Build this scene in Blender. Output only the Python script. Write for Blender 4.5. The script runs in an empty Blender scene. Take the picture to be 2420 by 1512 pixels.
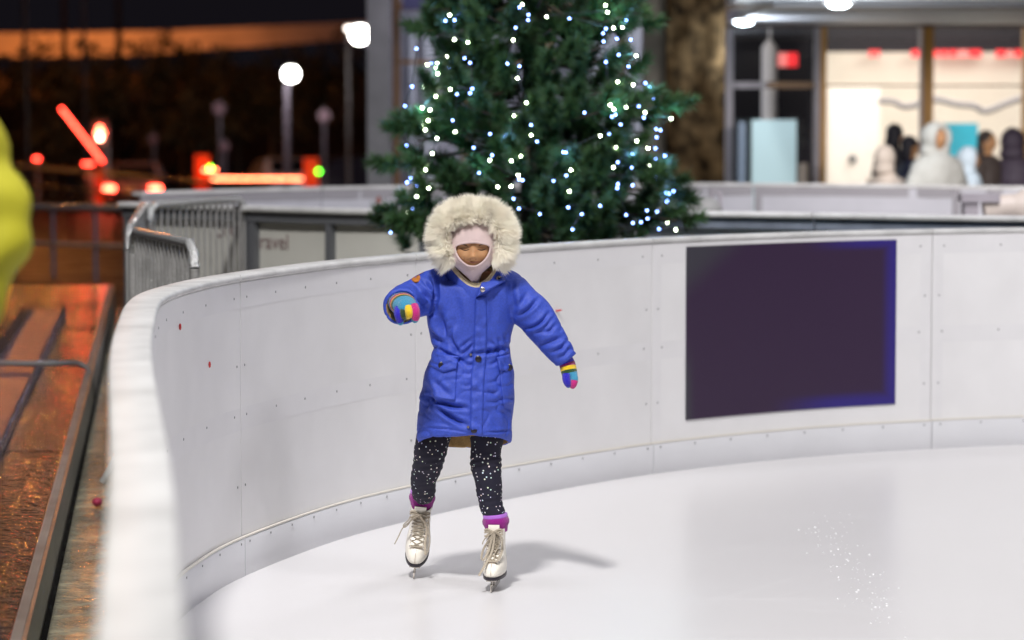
import bpy, bmesh, math, random
import numpy as np
from mathutils import Vector, Matrix, noise
from mathutils.bvhtree import BVHTree
random.seed(7); RN = np.random.RandomState(5)
SC = bpy.context.scene
# ------------------------------------------------------------------ camera, world, lights, exposure
HC = 1.55; F = 7056.0; PITCH = math.atan2(756 - 255, F)
cam = bpy.data.cameras.new('camera'); CAM = bpy.data.objects.new('camera', cam); SC.collection.objects.link(CAM)
cam.sensor_width = 36; cam.lens = 105; cam.clip_start = .05; cam.clip_end = 600
CAM.location = (0, 0, HC); CAM.rotation_euler = (math.pi / 2 - PITCH, 0, 0)
cam.dof.use_dof = True; cam.dof.focus_distance = 9.62; cam.dof.aperture_fstop = 2.7
SC.camera = CAM
w = bpy.data.worlds.new('World'); SC.world = w; w.use_nodes = True
w.node_tree.nodes['Background'].inputs[0].default_value = (.35, .30, .42, 1)
w.node_tree.nodes['Background'].inputs[1].default_value = .016
SC.view_settings.view_transform = 'Standard'; SC.view_settings.look = 'None'
SC.view_settings.exposure = .08; SC.view_settings.gamma = 1
SC.cycles.use_denoising = True
SC.cycles.max_bounces = 7; SC.cycles.diffuse_bounces = 4; SC.cycles.sample_clamp_indirect = 6
def lamp(kind, name, loc, target, energy, color=(1, 1, 1), size=.3, spot=60, blend=.6, sy=None):
    l = bpy.data.lights.new(name, kind); l.energy = energy; l.color = color
    if kind == 'SPOT': l.spot_size = math.radians(spot); l.spot_blend = blend; l.shadow_soft_size = size
    elif kind == 'AREA':
        l.size = size
        if sy: l.shape = 'RECTANGLE'; l.size_y = sy
    else: l.shadow_soft_size = size
    o = bpy.data.objects.new(name, l); SC.collection.objects.link(o); o.location = loc
    if target is not None:
        o.rotation_euler = (Vector(target) - Vector(loc)).to_track_quat('-Z', 'Y').to_euler()
    return o
# rink floodlights high on their masts, and a low fill added last
lamp('SPOT', 'rink_flood_and_fill', (-2.2, -.2, 14), (.6, 11.0, 0), 11000, (1, .98, .96), .75, 70, .5)
lamp('SPOT', 'rink_flood_and_fill', (7.5, 3.0, 9.5), (1, 12, 0), 1150, (.97, .96, 1), 1.2, 85, .6)
lamp('SPOT', 'rink_flood_and_fill', (6.5, 19, 10.5), (.8, 9.5, 0), 1200, (.96, .95, 1), 1.2, 80, .6)
lamp('SPOT', 'rink_flood_and_fill', (.5, 8, 11), (.5, 9.5, 0), 1000, (.96, .96, 1), 1.6, 80, .7)
lamp('SPOT', 'rink_flood_and_fill', (3, 12.0, 9.5), (1.0, 20.5, 0), 2600, (.95, .93, 1), 1.0, 62, .7)
lamp('SPOT', 'rink_flood_and_fill', (4.2, 12.0, 3.3), (4.3, 30, 1.9), 3000, (1, .93, .88), .5, 36, .5)  # added fill lamp on the facade, in place of bounce off the ice
# sodium street lamps beyond the wall, out of the top of the frame
# ------------------------------------------------------------------ projection helpers (photo measured at 2419 px wide)
CP, SP = math.cos(PITCH), math.sin(PITCH)
def ray(px, py):
    a = (px - 1209.5) / F; b = -(py - 756) / F
    return np.array([a, CP + b * SP, -SP + b * CP])
def W(px, py, d):
    r = ray(px, py); t = d / r[1]
    return np.array([0, 0, HC]) + r * t
def G(px, py, z=0.):
    r = ray(px, py); t = (z - HC) / r[2]
    return np.array([0, 0, HC]) + r * t
def proj(P):
    P = np.atleast_2d(P) - np.array([0, 0, HC])
    f = P[:, 1] * CP - P[:, 2] * SP; u = P[:, 1] * SP + P[:, 2] * CP
    return np.stack([1209.5 + F * P[:, 0] / f, 756 - F * u / f], 1)
def S(r, g, b):
    return tuple(((c / 255) / 12.92 if c / 255 <= .04045 else ((c / 255 + .055) / 1.055) ** 2.4) for c in (r, g, b))
# ------------------------------------------------------------------ materials
def mat(name, col, rough=.6, metal=0., spec=.5, var=.0, vscale=8., bump=0., bscale=40., bdist=.01, emit=None, estr=0., stretch=(1, 1, 1), rvar=0., sheen=0., coat=0.):
    m = bpy.data.materials.new(name); m.use_nodes = True; nt = m.node_tree; N = nt.nodes; L = nt.links
    p = N['Principled BSDF']; p.inputs['Base Color'].default_value = (*col, 1); p.inputs['Roughness'].default_value = rough
    p.inputs['Metallic'].default_value = metal; p.inputs['Specular IOR Level'].default_value = spec
    if sheen: p.inputs['Sheen Weight'].default_value = sheen
    if coat: p.inputs['Coat Weight'].default_value = coat; p.inputs['Coat Roughness'].default_value = .08
    if emit: p.inputs['Emission Color'].default_value = (*emit, 1); p.inputs['Emission Strength'].default_value = estr
    if var or bump or rvar:
        tc = N.new('ShaderNodeTexCoord'); mp = N.new('ShaderNodeMapping'); mp.inputs['Scale'].default_value = stretch
        L.new(tc.outputs['Object'], mp.inputs[0])
        if var or rvar:
            n = N.new('ShaderNodeTexNoise'); n.inputs['Scale'].default_value = vscale; n.inputs['Detail'].default_value = 5
            L.new(mp.outputs[0], n.inputs['Vector'])
            if var:
                cr = N.new('ShaderNodeValToRGB'); cr.color_ramp.elements[0].position = .3; cr.color_ramp.elements[1].position = .7
                cr.color_ramp.elements[0].color = (*[c * (1 - var) for c in col], 1)
                cr.color_ramp.elements[1].color = (*[min(1, c * (1 + var)) for c in col], 1)
                L.new(n.outputs[0], cr.inputs[0]); L.new(cr.outputs[0], p.inputs['Base Color'])
            if rvar:
                mr = N.new('ShaderNodeMapRange'); mr.inputs[1].default_value = .35; mr.inputs[2].default_value = .65
                mr.inputs[3].default_value = max(.02, rough - rvar); mr.inputs[4].default_value = min(1, rough + rvar)
                L.new(n.outputs[0], mr.inputs[0]); L.new(mr.outputs[0], p.inputs['Roughness'])
        if bump:
            n2 = N.new('ShaderNodeTexNoise'); n2.inputs['Scale'].default_value = bscale; n2.inputs['Detail'].default_value = 4
            L.new(mp.outputs[0], n2.inputs['Vector'])
            b = N.new('ShaderNodeBump'); b.inputs['Strength'].default_value = bump; b.inputs['Distance'].default_value = bdist
            L.new(n2.outputs[0], b.inputs['Height']); L.new(b.outputs[0], p.inputs['Normal'])
    return m
M = {}
M['ice'] = mat('ice', (.73, .715, .72), .24, spec=.4, var=.015, vscale=1.2, bump=.035, bscale=90, rvar=.0, stretch=(1, .5, 1))
_m = M['ice']; _nt = _m.node_tree; _N = _nt.nodes; _L = _nt.links; _p = _N['Principled BSDF']; _tc = _N.new('ShaderNodeTexCoord'); _acc = None
for _ang, _sx in ((1.25, 50), (1.9, 45), (1.55, 60), (.6, 50)):
    _mp = _N.new('ShaderNodeMapping'); _mp.inputs['Rotation'].default_value = (0, 0, _ang); _mp.inputs['Scale'].default_value = (1, 1, 1); _L.new(_tc.outputs['Object'], _mp.inputs[0]); _m2 = _N.new('ShaderNodeMapping'); _m2.inputs['Scale'].default_value = (_sx, .3, 1); _L.new(_mp.outputs[0], _m2.inputs[0]); _mp = _m2
    _n = _N.new('ShaderNodeTexNoise'); _n.inputs['Scale'].default_value = 1.; _n.inputs['Detail'].default_value = 2; _n.inputs['Distortion'].default_value = .25; _L.new(_mp.outputs[0], _n.inputs['Vector'])
    _r = _N.new('ShaderNodeMapRange'); _r.inputs[1].default_value = .66; _r.inputs[2].default_value = .74; _L.new(_n.outputs[0], _r.inputs[0])
    if _acc is None: _acc = _r.outputs[0]
    else:
        _a = _N.new('ShaderNodeMath'); _a.operation = 'MAXIMUM'; _L.new(_acc, _a.inputs[0]); _L.new(_r.outputs[0], _a.inputs[1]); _acc = _a.outputs[0]
_mx = _N.new('ShaderNodeMix'); _mx.data_type = 'RGBA'; _mf = _N.new('ShaderNodeMath'); _mf.operation = 'MULTIPLY'; _mf.inputs[1].default_value = .16; _L.new(_acc, _mf.inputs[0]); _L.new(_mf.outputs[0], _mx.inputs[0])
_src = _p.inputs['Base Color'].links[0].from_socket; _L.new(_src, _mx.inputs[6]); _mx.inputs[7].default_value = (.86, .86, .88, 1); _L.new(_mx.outputs[2], _p.inputs['Base Color'])
_rr = _N.new('ShaderNodeMapRange'); _rr.inputs[3].default_value = .28; _rr.inputs[4].default_value = .40; _L.new(_acc, _rr.inputs[0]); _L.new(_rr.outputs[0], _p.inputs['Roughness'])
M['ground'] = mat('wet asphalt', (.020, .018, .016), .5, spec=.08, var=.5, vscale=3, bump=.16, bscale=9, rvar=.14, stretch=(1, 2.2, 1))
M['mud'] = mat('wet concrete gutter', (.22, .20, .14), .14, spec=.45, var=.5, vscale=4.5, bump=1.0, bdist=.030, bscale=14, rvar=.06, stretch=(.8, .6, 1))
M['deck'] = mat('wet wood deck', (.035, .030, .030), .085, spec=.8, var=.3, vscale=3.2, bump=1., bscale=38, bdist=.017, rvar=.02, stretch=(.8, .42, 1))
M['track'] = mat('wet steel track', (.30, .27, .33), .22, metal=.9, bump=1., bscale=40, var=.3)
M['trackfloor'] = mat('track floor', (.10, .07, .10), .2, spec=.8, bump=1., bscale=60)
M['board'] = mat('rink board plastic', (.80, .79, .80), .42, var=.045, vscale=3, bump=.04, bscale=8)
M['kick'] = mat('kick plate plastic', (.70, .70, .73), .36, var=.03, vscale=3, bump=.05, bscale=10)
M['rail'] = mat('rail plastic', (.58, .575, .57), .5, spec=.3, var=.18, vscale=6, bump=.35, bscale=35)
M['edge'] = mat('yellowed edge', (.80, .76, .68), .4, var=.05)
M['frame'] = mat('painted steel frame', (.16, .165, .18), .45, metal=.3)
M['screw'] = mat('screw', (.22, .22, .23), .4, metal=.6)
M['shadedpanel'] = mat('board back', (.62, .61, .56), .5, var=.10, vscale=1.5)  # board plastic toned darker for the side facing away from the lights
M['galv'] = mat('galvanised steel', (.50, .49, .48), .3, metal=.45, bump=.4, bscale=80, var=.2)
M['galvwet'] = mat('wet galvanised rail', (.6, .6, .6), .2, metal=.5, bump=1., bscale=120)
M['concrete'] = mat('concrete', (.22, .22, .23), .7, var=.12, vscale=5)
M['brown'] = mat('brown timber', (.20, .10, .035), .5, var=.2, vscale=4)
M['orangewood'] = mat('golden timber', (.50, .24, .045), .5, var=.12, vscale=4, stretch=(6, 6, 1))
M['lilac'] = mat('painted metal', (.36, .33, .36), .5, var=.05)
M['white'] = mat('white paint', (.8, .78, .75), .6)
M['dark'] = mat('dark interior', (.015, .013, .022), .6)
# ------------------------------------------------------------------ object helpers
ORG = {}
def tag(o, label=None, cat=None, group=None, kind=None):
    if label: o['label'] = label
    if cat: o['category'] = cat
    if group: o['group'] = group
    if kind: o['kind'] = kind
    return o
def thing(name, label, cat, loc=(0, 0, 0), group=None, rotz=0):
    o = bpy.data.objects.new(name, None); SC.collection.objects.link(o); o.location = loc; o.rotation_euler = (0, 0, rotz)
    o.empty_display_size = .1
    ORG[o.name] = np.array(loc, float) if rotz == 0 else None
    return tag(o, label, cat, group)
class MB:
    def __init__(s): s.v = []; s.f = []; s.mi = []; s.n = 0
    def add(s, V, Fc, mi=0):
        V = np.asarray(V, float); s.v.append(V)
        for f in Fc: s.f.append(tuple(int(i) + s.n for i in f)); s.mi.append(mi)
        s.n += len(V); return s
    def box(s, a, b, mi=0):
        x0, y0, z0 = a; x1, y1, z1 = b
        V = [(x0, y0, z0), (x1, y0, z0), (x1, y1, z0), (x0, y1, z0), (x0, y0, z1), (x1, y0, z1), (x1, y1, z1), (x0, y1, z1)]
        return s.add(V, [(0, 3, 2, 1), (4, 5, 6, 7), (0, 1, 5, 4), (1, 2, 6, 5), (2, 3, 7, 6), (3, 0, 4, 7)], mi)
    def bar(s, a, b, wd, h, up=(0, 0, 1), mi=0):
        a = np.array(a, float); b = np.array(b, float); t = b - a; t /= np.linalg.norm(t)
        u = np.array(up, float); sd = np.cross(t, u); sd /= np.linalg.norm(sd); u = np.cross(sd, t)
        V = [p + sx * sd * wd / 2 + sz * u * h / 2 for p in (a, b) for sx, sz in ((-1, -1), (1, -1), (1, 1), (-1, 1))]
        return s.add(V, [(0, 1, 2, 3), (4, 7, 6, 5), (0, 4, 5, 1), (1, 5, 6, 2), (2, 6, 7, 3), (3, 7, 4, 0)], mi)
    def tube(s, pts, r, n=8, mi=0, caps=True, flat=1., mats=None):
        pts = [np.array(p, float) for p in pts]; k = len(pts)
        rs = r if hasattr(r, '__len__') else [r] * k
        V = []; prev = None
        for i, p in enumerate(pts):
            t = pts[min(i + 1, k - 1)] - pts[max(i - 1, 0)]; t = t / (np.linalg.norm(t) + 1e-9)
            if prev is None:
                u = np.array([0, 0, 1.]) if abs(t[2]) < .9 else np.array([0, -1., 0])
                u = u - t * u.dot(t)
            else: u = prev - t * prev.dot(t)
            u /= np.linalg.norm(u) + 1e-9; prev = u; sd = np.cross(t, u)
            for j in range(n):
                a = 2 * math.pi * j / n; V.append(p + rs[i] * (math.cos(a) * u * flat + math.sin(a) * sd))
        base = s.n; s.v.append(np.array(V)); s.n += len(V)
        for i in range(k - 1):
            for j in range(n):
                s.f.append((base + i * n + j, base + i * n + (j + 1) % n, base + (i + 1) * n + (j + 1) % n, base + (i + 1) * n + j))
                s.mi.append(mats[i] if mats else mi)
        if caps:
            s.f.append(tuple(base + j for j in reversed(range(n)))); s.mi.append(mats[0] if mats else mi)
            s.f.append(tuple(base + (k - 1) * n + j for j in range(n))); s.mi.append(mats[-1] if mats else mi)
        return s
    def rings(s, R, mi=0, caps=True, mats=None):
        n = len(R[0]); base = s.n; s.v.append(np.concatenate([np.asarray(r, float) for r in R])); s.n += n * len(R)
        for i in range(len(R) - 1):
            for j in range(n):
                s.f.append((base + i * n + j, base + i * n + (j + 1) % n, base + (i + 1) * n + (j + 1) % n, base + (i + 1) * n + j)); s.mi.append(mats[i] if mats else mi)
        if caps:
            s.f.append(tuple(base + j for j in reversed(range(n)))); s.mi.append(mats[0] if mats else mi)
            s.f.append(tuple(base + (len(R) - 1) * n + j for j in range(n))); s.mi.append(mats[-1] if mats else mi)
        return s
    def ball(s, c, r, nu=10, nv=7, mi=0):
        r = r if hasattr(r, '__len__') else (r, r, r); R = []
        for i in range(nv + 1):
            a = math.pi * (i + .001) / (nv + .002) - math.pi / 2
            R.append([(c[0] + r[0] * math.cos(a) * math.cos(t), c[1] + r[1] * math.cos(a) * math.sin(t), c[2] + r[2] * math.sin(a)) for t in [2 * math.pi * j / nu for j in range(nu)]])
        return s.rings(R, mi)
    def mesh(s, name, org=(0, 0, 0), smooth=True, sharp=None):
        me = bpy.data.meshes.new(name); V = np.concatenate(s.v) - np.asarray(org)
        me.from_pydata(V.tolist(), [], s.f)
        me.polygons.foreach_set('material_index', s.mi)
        me.polygons.foreach_set('use_smooth', [smooth] * len(s.f)); me.update()
        if smooth and sharp: me.set_sharp_from_angle(angle=math.radians(sharp))
        return me
    def build(s, name, mats, parent=None, smooth=False, fix=True, sharp=48):
        org = ORG.get(parent.name) if parent is not None else np.zeros(3)
        if org is None: org = np.zeros(3)
        me = s.mesh(name, org, smooth)
        if fix:
            bm = bmesh.new(); bm.from_mesh(me); bmesh.ops.recalc_face_normals(bm, faces=bm.faces); bm.to_mesh(me); bm.free()
        if smooth: me.set_sharp_from_angle(angle=math.radians(sharp))
        return link(name, me, mats, parent, org)
def link(name, me, mats, parent=None, org=(0, 0, 0)):
    for m in (mats if isinstance(mats, (list, tuple)) else [mats]): me.materials.append(m)
    o = bpy.data.objects.new(name, me); SC.collection.objects.link(o)
    if parent is not None: o.parent = parent
    ORG[o.name] = np.array(org, float)
    return o
def copy_tree(o, parent=None):
    c = o.copy(); SC.collection.objects.link(c); c.parent = parent
    for ch in list(o.children): copy_tree(ch, c)
    return c
def remesh(mb, voxel, smooth_it=2):
    me = mb.mesh('tmp'); o = bpy.data.objects.new('tmp', me); SC.collection.objects.link(o)
    m = o.modifiers.new('r', 'REMESH'); m.mode = 'VOXEL'; m.voxel_size = voxel
    if smooth_it:
        k = o.modifiers.new('s', 'SMOOTH'); k.iterations = smooth_it; k.factor = .5
    dg = bpy.context.evaluated_depsgraph_get(); dg.update()
    out = bpy.data.meshes.new_from_object(o.evaluated_get(dg))
    bpy.data.objects.remove(o); bpy.data.meshes.remove(me)
    out.polygons.foreach_set('use_smooth', [True] * len(out.polygons))
    return out
def coords(me):
    a = np.empty(len(me.vertices) * 3); me.vertices.foreach_get('co', a); return a.reshape(-1, 3)
def normals(me):
    a = np.empty(len(me.vertices) * 3); me.vertices.foreach_get('normal', a); return a.reshape(-1, 3)
def setco(me, V): me.vertices.foreach_set('co', V.ravel()); me.update()
def spline(P, n=12):
    P = [np.array(p, float) for p in P]; P = [2 * P[0] - P[1]] + P + [2 * P[-1] - P[-2]]; out = []
    for i in range(1, len(P) - 2):
        for k in range(n):
            t = k / n; a, b, c, d = P[i - 1:i + 3]
            out.append(.5 * (2 * b + (c - a) * t + (2 * a - 5 * b + 4 * c - d) * t * t + (3 * b - a - 3 * c + d) * t ** 3))
    out.append(P[-2]); return np.array(out)
class Path:
    def __init__(s, P):
        s.p = spline(P, 16); dd = np.linalg.norm(np.diff(s.p, axis=0), axis=1); s.s = np.concatenate([[0], np.cumsum(dd)]); s.L = s.s[-1]
    def at(s, t, off=0.):
        x = np.interp(t, s.s, s.p[:, 0]); y = np.interp(t, s.s, s.p[:, 1]); e = .04
        dx = np.interp(t + e, s.s, s.p[:, 0]) - np.interp(t - e, s.s, s.p[:, 0]); dy = np.interp(t + e, s.s, s.p[:, 1]) - np.interp(t - e, s.s, s.p[:, 1])
        l = math.hypot(dx, dy); return np.array([x - dy / l * off, y + dx / l * off])
    def find(s, px):
        t = np.linspace(0, s.L, 4000); X = np.interp(t, s.s, s.p[:, 0]); Y = np.interp(t, s.s, s.p[:, 1]); q = 1209.5 + F * X / Y
        ok = Y > 8.9; i = np.argmin(np.abs(q - px) + (~ok) * 1e6); return t[i]
def wallstrip(mb, path, t0, t1, o0, o1, z0, z1, step=.08, mi=0, bev=0.):
    n = max(2, int((t1 - t0) / step)); R = []
    for t in np.linspace(t0, t1, n + 1):
        if bev: prof = [(o0 + bev, z0), (o1 - bev, z0), (o1, z0 + bev), (o1, z1 - bev), (o1 - bev, z1), (o0 + bev, z1), (o0, z1 - bev), (o0, z0 + bev)]
        else: prof = [(o0, z0), (o1, z0), (o1, z1), (o0, z1)]
        R.append([(*path.at(t, o), z) for o, z in prof])
    mb.rings(R, mi); return mb
#@@ SETTING
# ------------------------------------------------------------------ ground
def sheet(name, V, Fc, m, kind='structure', **k):
    mb = MB(); mb.add(V, Fc); o = mb.build(name, m, fix=False, **k); o['kind'] = kind; return o
gx = [-60, -30, -12, -6, -3, 0, 3, 10, 30, 60]; gy = [-6, 0, 10, 20, 27, 34, 38, 44, 50, 56, 60, 70, 90, 110, 140, 300]
def gz(y):
    t = min(1, max(0, (y - 34) / 26)); return -.06 - 1.44 * t * t * (3 - 2 * t)
V = [(x, y, gz(y)) for y in gy for x in gx]; nx = len(gx)
sheet('ground', V, [(j * nx + i, j * nx + i + 1, (j + 1) * nx + i + 1, (j + 1) * nx + i) for j in range(len(gy) - 1) for i in range(nx - 1)], M['ground'])
P1 = Path([(.16, -1), (-.09, 1), (-.346, 3.09), (-.532, 4.59), (-.79, 6.5), (-.93, 7.7), (-1.02, 8.7), (-.985, 9.35), (-.88, 9.9), (-.64, 10.65), (-.366, 11.22), (-.017, 11.8), (.60, 12.62), (1.30, 13.22), (1.91, 13.55), (2.45, 13.75), (4, 14.15), (7, 14.5)])
t = np.linspace(0, P1.L, 160); edge = [P1.at(q, .02) for q in t]
V = [(*e, 0.) for e in edge] + [(9, 14.5, 0), (9, -1, 0)]
sheet('ice', V, [tuple(reversed(range(len(V))))], M['ice'])
V = [(-2.2, 17.1, .002), (-1.5, 16.5, .002), (-.56, 15.85, .002), (.95, 15.65, .002), (2.56, 14.95, .002), (9, 13.6, .002), (9, 22, .002), (2, 21.6, .002), (-1, 21.3, .002), (-2.4, 19.8, .002)]
sheet('ice_far', V, [tuple(range(len(V)))], M['ice'])
# wet gutter strip between the deck and the boards
V = []; ys = np.linspace(2, 24, 60)
for y in ys: V += [(-.35 - .118 * y, y, -.045), (-.25 - .118 * y + 2.2, y, -.045)]
mudo = sheet('wet_path', V, [(2 * i, 2 * i + 1, 2 * i + 3, 2 * i + 2) for i in range(len(ys) - 1)], M['mud'])
# ------------------------------------------------------------------ rink boards in front
seams = [P1.find(q) for q in (566, 982, 1541, 2203)]
st = [seams[0] - 1.75 * k for k in (5, 4, 3, 2, 1)] + seams + [seams[-1] + 1.62, seams[-1] + 3.2]
st = [q for q in st if q > .05]
LBL = {0: 'blurred nearest rink board running out of the bottom left corner', 1: 'second rink board from the bottom left corner, only its white top seen',
       2: 'white rink board in the left run with scuffed top, below the hose', 3: 'white rink board just before the bend, beside the wet gutter',
       4: 'white rink board in the tight bend under the steel barriers', 5: 'white curved rink board left of the skater, two small red marks',
       6: 'white rink board directly behind the skater with kick plate', 7: 'white rink board carrying the dark purple banner', 8: 'rightmost near rink board, right of the purple banner', 9: 'rink board beyond the right edge of the picture'}
scr = MB(); scr.ball((0, 0, 0), (.0045, .0013, .0045), 8, 4); scrme = None
marks = mat('red scuff', (.5, .03, .03), .5)
def add_screws(par, path, t0, t1):
    global scrme
    org = ORG[par.name]
    def put(t, off, z):
        global scrme
        if scrme is None:
            scrme = scr.mesh('screw'); scrme.materials.append(M['screw'])
        o = bpy.data.objects.new('screw', scrme); SC.collection.objects.link(o); o.parent = par
        p = path.at(t, off); a = path.at(t + .03, off) - path.at(t - .03, off); o.location = (p[0] - org[0], p[1] - org[1], z - org[2]); o.rotation_euler = (0, 0, math.atan2(a[1], a[0]))
    n = 6
    for k in range(n):
        q = t0 + .06 + (t1 - t0 - .12) * k / (n - 1)
        put(q, -.001, .925); put(q + random.uniform(-.01, .01), -.001, .535)
    for k in range(8): put(t0 + .04 + (t1 - t0 - .08) * k / 7, -.0145, .112)
    for q in (t0 + .035, t1 - .035):
        for z in (.30, .70): put(q, -.001, z)
for i in range(len(st) - 1):
    t0, t1 = st[i] + .003, st[i + 1] - .003; c = P1.at((t0 + t1) / 2)
    idx = i + 10 - (len(st) - 1)
    b = thing('rink_board', LBL[idx], 'rink board', (c[0], c[1], 0), 'white boards of the near rink wall')
    wallstrip(MB(), P1, t0, t1, 0, .012, -.03, .975, .06).build('panel', M['board'], b, True)
    wallstrip(MB(), P1, t0, t1, -.012, -.002, -.02, .128, .06, bev=.004).build('kick_plate', M['kick'], b, True)
    wallstrip(MB(), P1, t0, t1, -.0125, -.002, .1285, .133, .06).build('kick_edge', M['edge'], b, True)
    wallstrip(MB(), P1, t0, t1, -.006, .09, .976, 1.0, .05, bev=.007).build('top_rail', M['rail'], b, True)
    f = MB(); wallstrip(f, P1, t0, t1, .03, .075, .925, .974, .1); wallstrip(f, P1, t0, t1, .03, .07, .50, .545, .1); wallstrip(f, P1, t0, t1, .03, .07, 0, .05, .1)
    for q in (t0 + .03, (t0 + t1) / 2, t1 - .03): wallstrip(f, P1, q - .02, q + .02, .02, .068, .02, .92, .1)
    f.build('steel_frame', M['frame'], b, True)
    if i >= len(st) - 7: add_screws(b, P1, t0, t1)
    # frame members faintly seen through the milky plastic
    sh = MB(); wallstrip(sh, P1, t0, t1, -.0005, 0, .485, .56, .05); wallstrip(sh, P1, t0, t1, -.0005, 0, .89, .974, .05)
    if idx >= 7:
        for q in (t0 + .03, t1 - .03): wallstrip(sh, P1, q - .028, q + .028, -.0004, 0, .14, .888, .05)
    sh.build('backing_strip', M.setdefault('strip', mat('strip tone', (.782, .772, .787), .42, var=.02)), b, False)
    if idx == 5:
        m_ = MB()
        for px, py in ((420, 772), (490, 862)):
            q = P1.find(px); p = P1.at(q, -.004); z = HC - (py - 255) * p[1] / F; m_.ball((p[0], p[1], z), (.004, .003, .011), 6, 4)
        m_.build('red_mark', marks, b)
    if idx == 6:
        m_ = MB(); q = P1.find(1314); p = P1.at(q, -.004); z = HC - (734 - 255) * p[1] / F
        m_.tube([(p[0] - .018, p[1], z + .003), (p[0], p[1], z - .001), (p[0] + .018, p[1], z + .003)], .0035, 6); m_.build('red_mark', marks, b)
# banner
bm_ = bpy.data.materials.new('banner print'); bm_.use_nodes = True; nt = bm_.node_tree; N = nt.nodes; L = nt.links
pb = N['Principled BSDF']; pb.inputs['Roughness'].default_value = .45
uv = N.new('ShaderNodeUVMap'); sx = N.new('ShaderNodeSeparateXYZ'); L.new(uv.outputs[0], sx.inputs[0])
def math_(op, a, b=None, c=None):
    n = N.new('ShaderNodeMath'); n.operation = op
    for i, q in enumerate((a, b, c)):
        if q is None: continue
        if hasattr(q, 'links'): L.new(q, n.inputs[i])
        else: n.inputs[i].default_value = q
    return n.outputs[0]
def mr_(v, a, b):
    n = N.new('ShaderNodeMapRange'); n.interpolation_type = 'SMOOTHSTEP'; n.inputs[1].default_value = a; n.inputs[2].default_value = b; L.new(v, n.inputs[0]); return n.outputs[0]
def mix_(f, a, b):
    n = N.new('ShaderNodeMix'); n.data_type = 'RGBA'; L.new(f, n.inputs[0])
    for q, i in ((a, 6), (b, 7)):
        if hasattr(q, 'links'): L.new(q, n.inputs[i])
        else: n.inputs[i].default_value = (*q, 1)
    return n.outputs[2]
u_, v_ = sx.outputs[0], sx.outputs[1]
rt = mr_(u_, .93, .985); bt = math_('MULTIPLY', mr_(v_, .10, .03), mr_(u_, .4, .75)); tp = math_('MULTIPLY', mr_(v_, .93, .985), mr_(u_, .55, .9))
blue = math_('MAXIMUM', math_('MAXIMUM', rt, bt), tp)
gl = math_('MAXIMUM', math_('MULTIPLY', mr_(u_, .05, 0.), mr_(v_, .5, .2)), math_('MULTIPLY', mr_(math_('ADD', u_, math_('SUBTRACT', 1., v_)), .35, .12), 1.))
c1 = mix_(gl, S(50, 31, 60), S(58, 56, 66)); c2 = mix_(blue, c1, S(46, 34, 118)); L.new(c2, pb.inputs['Base Color'])
ta, tb = P1.find(1621), P1.find(2117); c = P1.at((ta + tb) / 2)
n = 40; V = []; UV = []
for k in range(n + 1):
    q = ta + (tb - ta) * k / n
    for o in (-.003, -.006):
        for z in (.213, .957): V.append((*P1.at(q, o), z)); UV.append((k / n, 0 if z < .5 else 1))
Fc = []
for k in range(n):
    a = 4 * k
    Fc += [(a, a + 1, a + 5, a + 4), (a + 2, a + 6, a + 7, a + 3), (a, a + 4, a + 6, a + 2), (a + 1, a + 3, a + 7, a + 5)]
me = bpy.data.meshes.new('banner'); me.from_pydata([(v[0] - c[0], v[1] - c[1], v[2] - .2) for v in V], [], Fc + [(0, 2, 3, 1), (4 * n, 4 * n + 1, 4 * n + 3, 4 * n + 2)])
ul = me.uv_layers.new()
for lp in me.loops: ul.data[lp.index].uv = UV[lp.vertex_index]
b = link('banner', me, bm_); b.location = (c[0], c[1], .2); tag(b, 'large dark purple banner with blue edges fixed to the white rink board', 'banner')
# ------------------------------------------------------------------ second wall (its frame side faces us) and the far wall
P2 = Path([(-2.25, 17.15), (-1.97, 16.9), (-1.46, 16.5), (-1.0, 16.1), (-.56, 15.85), (.2, 15.7), (.95, 15.6), (1.7, 15.3), (2.56, 14.9), (4.6, 14.5)])
def find2(P, px, ymin=5):
    t = np.linspace(0, P.L, 3000); q = 1209.5 + F * np.interp(t, P.s, P.p[:, 0]) / np.interp(t, P.s, P.p[:, 1]); return t[np.argmin(np.abs(q - px))]
cuts = [0.02, find2(P2, 585), find2(P2, 1010), find2(P2, 1500), find2(P2, 1925), P2.L - .02]
l2 = ['grey backed rink board with faded lettering behind the steel barriers', 'rink board seen from its framed back between barrier and tree', 'framed rink board back hidden behind the decorated tree', 'rink board with bright white top rail just right of the tree', 'rink board with bright white top rail at the right edge']
txt_m = mat('faded lettering', (.23, .15, .15), .6)
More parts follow.
